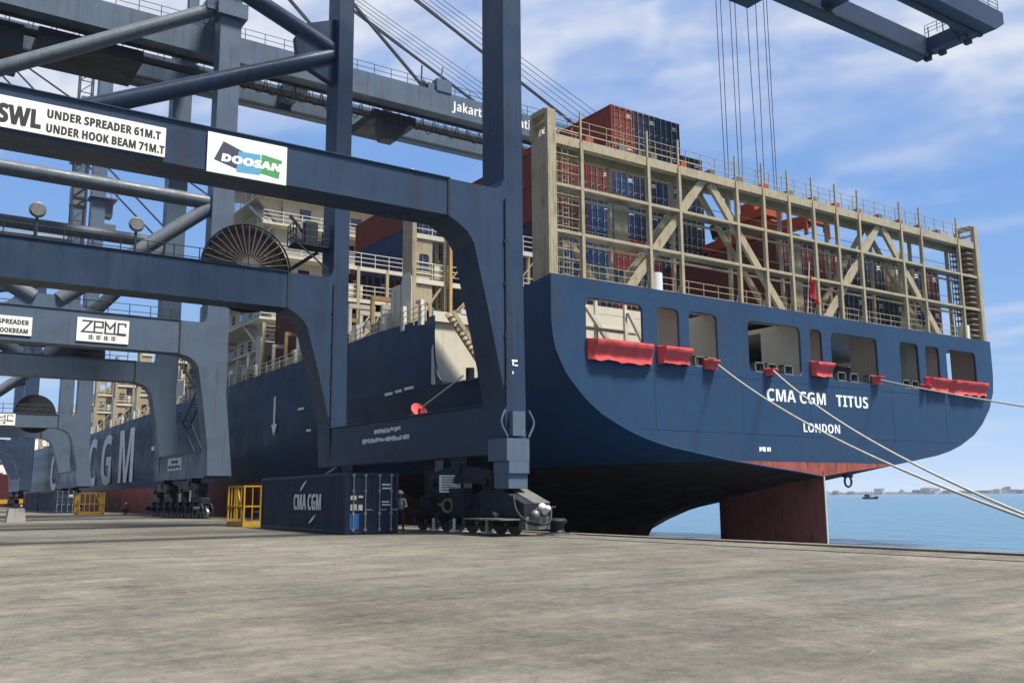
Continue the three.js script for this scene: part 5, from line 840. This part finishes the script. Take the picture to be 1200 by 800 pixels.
const standing = {   // upright, leaning a little forward, one arm bent; faces +z
  bones: [[[0, 0.98, 0], [0, 1.22, 0.04], 0.15, 0.15], [[0, 1.22, 0.04], [0, 1.40, 0.07], 0.155, 0.13], [[-0.16, 1.42, 0.07], [0.16, 1.42, 0.07], 0.07, 0.07], [[0, 1.45, 0.09], [0, 1.54, 0.12], 0.055, 0.052], [[0, 1.60, 0.13], [0, 1.68, 0.15], 0.085, 0.10], [[0, 1.60, 0.235], [0, 1.57, 0.225], 0.018, 0.015],
    [[-0.10, 0.97, 0], [-0.12, 0.52, 0.04], 0.095, 0.06], [[-0.12, 0.52, 0.04], [-0.13, 0.10, -0.02], 0.06, 0.042], [[-0.13, 0.05, -0.05], [-0.14, 0.045, 0.15], 0.045, 0.04], [[0.10, 0.97, 0], [0.13, 0.52, -0.02], 0.095, 0.06], [[0.13, 0.52, -0.02], [0.15, 0.10, -0.14], 0.06, 0.042], [[0.15, 0.05, -0.17], [0.17, 0.045, 0.03], 0.045, 0.04],
    [[-0.21, 1.40, 0.07], [-0.27, 1.12, 0.05], 0.058, 0.046], [[-0.27, 1.12, 0.05], [-0.25, 0.90, 0.16], 0.044, 0.032], ...hand([-0.25, 0.88, 0.17], [0, -0.9, 0.4], 1), [[0.21, 1.40, 0.07], [0.28, 1.14, 0.10], 0.058, 0.046], [[0.28, 1.14, 0.10], [0.18, 1.10, 0.32], 0.044, 0.032], ...hand([0.17, 1.10, 0.34], [-0.3, 0.1, 0.9], -1)],
  helmet: [0, 1.715, 0.14], tilt: 0.12,
  colour: ([x, y, z], c) => y > 1.50 ? c.skin : y < 0.085 ? c.shoes : (Math.abs(x) < 0.2 && y < 1.02) || (y < 0.86) && z < 0.15 ? c.trousers : (y < 0.92 && Math.abs(x) > 0.18) || (y > 1.03 && y < 1.17 && z > 0.3) ? c.skin : c.shirt,
};
person(19.35, -37.3, -0.5, standing, { skin: [0.22, 0.12, 0.075], shirt: [0.24, 0.235, 0.23], trousers: [0.02, 0.022, 0.03], shoes: [0.08, 0.07, 0.06], helmet: [0.45, 0.42, 0.36] }, 'person in grey shirt, dark trousers and pale helmet standing by the container doors');
const crouch = {
  bones: [[[0, 0.42, 0], [0, 0.62, 0.1], 0.15, 0.15], [[0, 0.62, 0.1], [0, 0.78, 0.18], 0.15, 0.12], [[-0.15, 0.80, 0.18], [0.15, 0.80, 0.18], 0.065, 0.065], [[0, 0.84, 0.2], [0, 0.9, 0.23], 0.05, 0.05], [[0, 0.97, 0.25], [0, 1.05, 0.27], 0.085, 0.1], [[-0.1, 0.4, 0], [-0.17, 0.55, 0.4], 0.09, 0.065], [[-0.17, 0.55, 0.4], [-0.16, 0.1, 0.26], 0.06, 0.045], [[-0.16, 0.05, 0.22], [-0.17, 0.045, 0.42], 0.045, 0.04], [[0.1, 0.4, 0], [0.18, 0.52, 0.38], 0.09, 0.065], [[0.18, 0.52, 0.38], [0.17, 0.1, 0.24], 0.06, 0.045], [[0.17, 0.05, 0.2], [0.18, 0.045, 0.4], 0.045, 0.04],
    [[-0.2, 0.79, 0.18], [-0.27, 0.58, 0.3], 0.055, 0.045], [[-0.27, 0.58, 0.3], [-0.2, 0.6, 0.52], 0.042, 0.032], ...hand([-0.2, 0.6, 0.53], [0.2, -0.2, 0.9], 1), [[0.2, 0.79, 0.18], [0.27, 0.58, 0.3], 0.055, 0.045], [[0.27, 0.58, 0.3], [0.2, 0.6, 0.52], 0.042, 0.032], ...hand([0.2, 0.6, 0.53], [-0.2, -0.2, 0.9], -1)],
  helmet: [0, 1.085, 0.26], tilt: 0.2,
  colour: ([x, y, z], c) => y > 0.88 ? c.skin : y < 0.085 ? c.shoes : z > 0.3 && Math.abs(x) < 0.24 && y > 0.54 && z > 0.45 ? c.skin : y < 0.5 || (z > 0.28 && Math.abs(x) < 0.24) ? c.trousers : c.shirt,
};
person(22.3, -104, -1.2, crouch, { skin: [0.22, 0.12, 0.075], shirt: [0.05, 0.05, 0.07], trousers: [0.02, 0.022, 0.03], shoes: [0.05, 0.05, 0.05], helmet: [0.6, 0.2, 0.06] }, 'person in dark clothes and orange helmet crouching beside the red waterline');

scene.fog = new THREE.FogExp2(new THREE.Color().setRGB(0.72, 0.82, 0.95), 0.0001);

// ------------------------------------------------------------------ things at the far left
{
  const b = thing('concrete_block', 'pale concrete block on the apron beside a striped barrier', 'block', [7.9, 0, -75]);
  mesh('block', prism([[8.0, 0], [9.2, 0], [9.1, 0.95], [8.1, 0.95]], -75.8, -74.6), paint([0.34, 0.33, 0.31], { tile: 2, grimeAmt: 0.6 }), b);
  const s = thing('striped_barrier', 'yellow and black striped barrier pole over the concrete block', 'barrier', [6, 0, -77]);
  for (let i = 0; i < 12; i++) mesh('stripe', bar([3.2 + i * 0.5, 1.35 + i * 0.01, -77], [3.7 + i * 0.5, 1.36 + i * 0.01, -77], 0.3, 0.3), i % 2 ? M.yellow : M.dark, s);
  for (const x of [4, 8.8]) mesh('stand', [bar([x, 0, -77], [x, 1.6, -77], 0.3), box(x - 0.5, x + 0.5, 0.004, 0.2, -77.5, -76.5)], M.dark, s);
  const r = thing('red_ship', 'red hulled ship with white superstructure moored farther along the quay', 'ship', [48, SEA, -440]);
  mesh('hull', prismX([[-330, 9.5], [-336, -3], [-520, -3], [-520, 8], [-420, 8]], 30, 62), paint([0.36, 0.04, 0.03], { vary: 0.3, tile: 12, rust: 0.1 }), r);
  mesh('superstructure', [box(33, 60, 8, 12, -395, -372), box(34, 59, 12, 16, -394, -374), box(35, 58, 16, 20, -393, -376), box(32, 61, 20, 23, -392, -380), box(42, 48, 23, 28, -392, -386)], M.white, r);
  for (let k = 0; k < 3; k++) for (let i = 0; i < 7; i++) mesh('window', box(36 + i * 3.2, 37.6 + i * 3.2, 9.8 + k * 4, 11 + k * 4, -372.0 - k * 2 - 0.02, -371.96 - k * 2), M.glass, r);
  mesh('deck_crane', [tube([38, 8, -352], [38, 22, -352], 0.9, 10), bar([38, 21, -352], [38, 27, -338], 0.9)], M.orange, r);
}

renderer.setSize(1024, 682);
renderer.render(scene, camera);
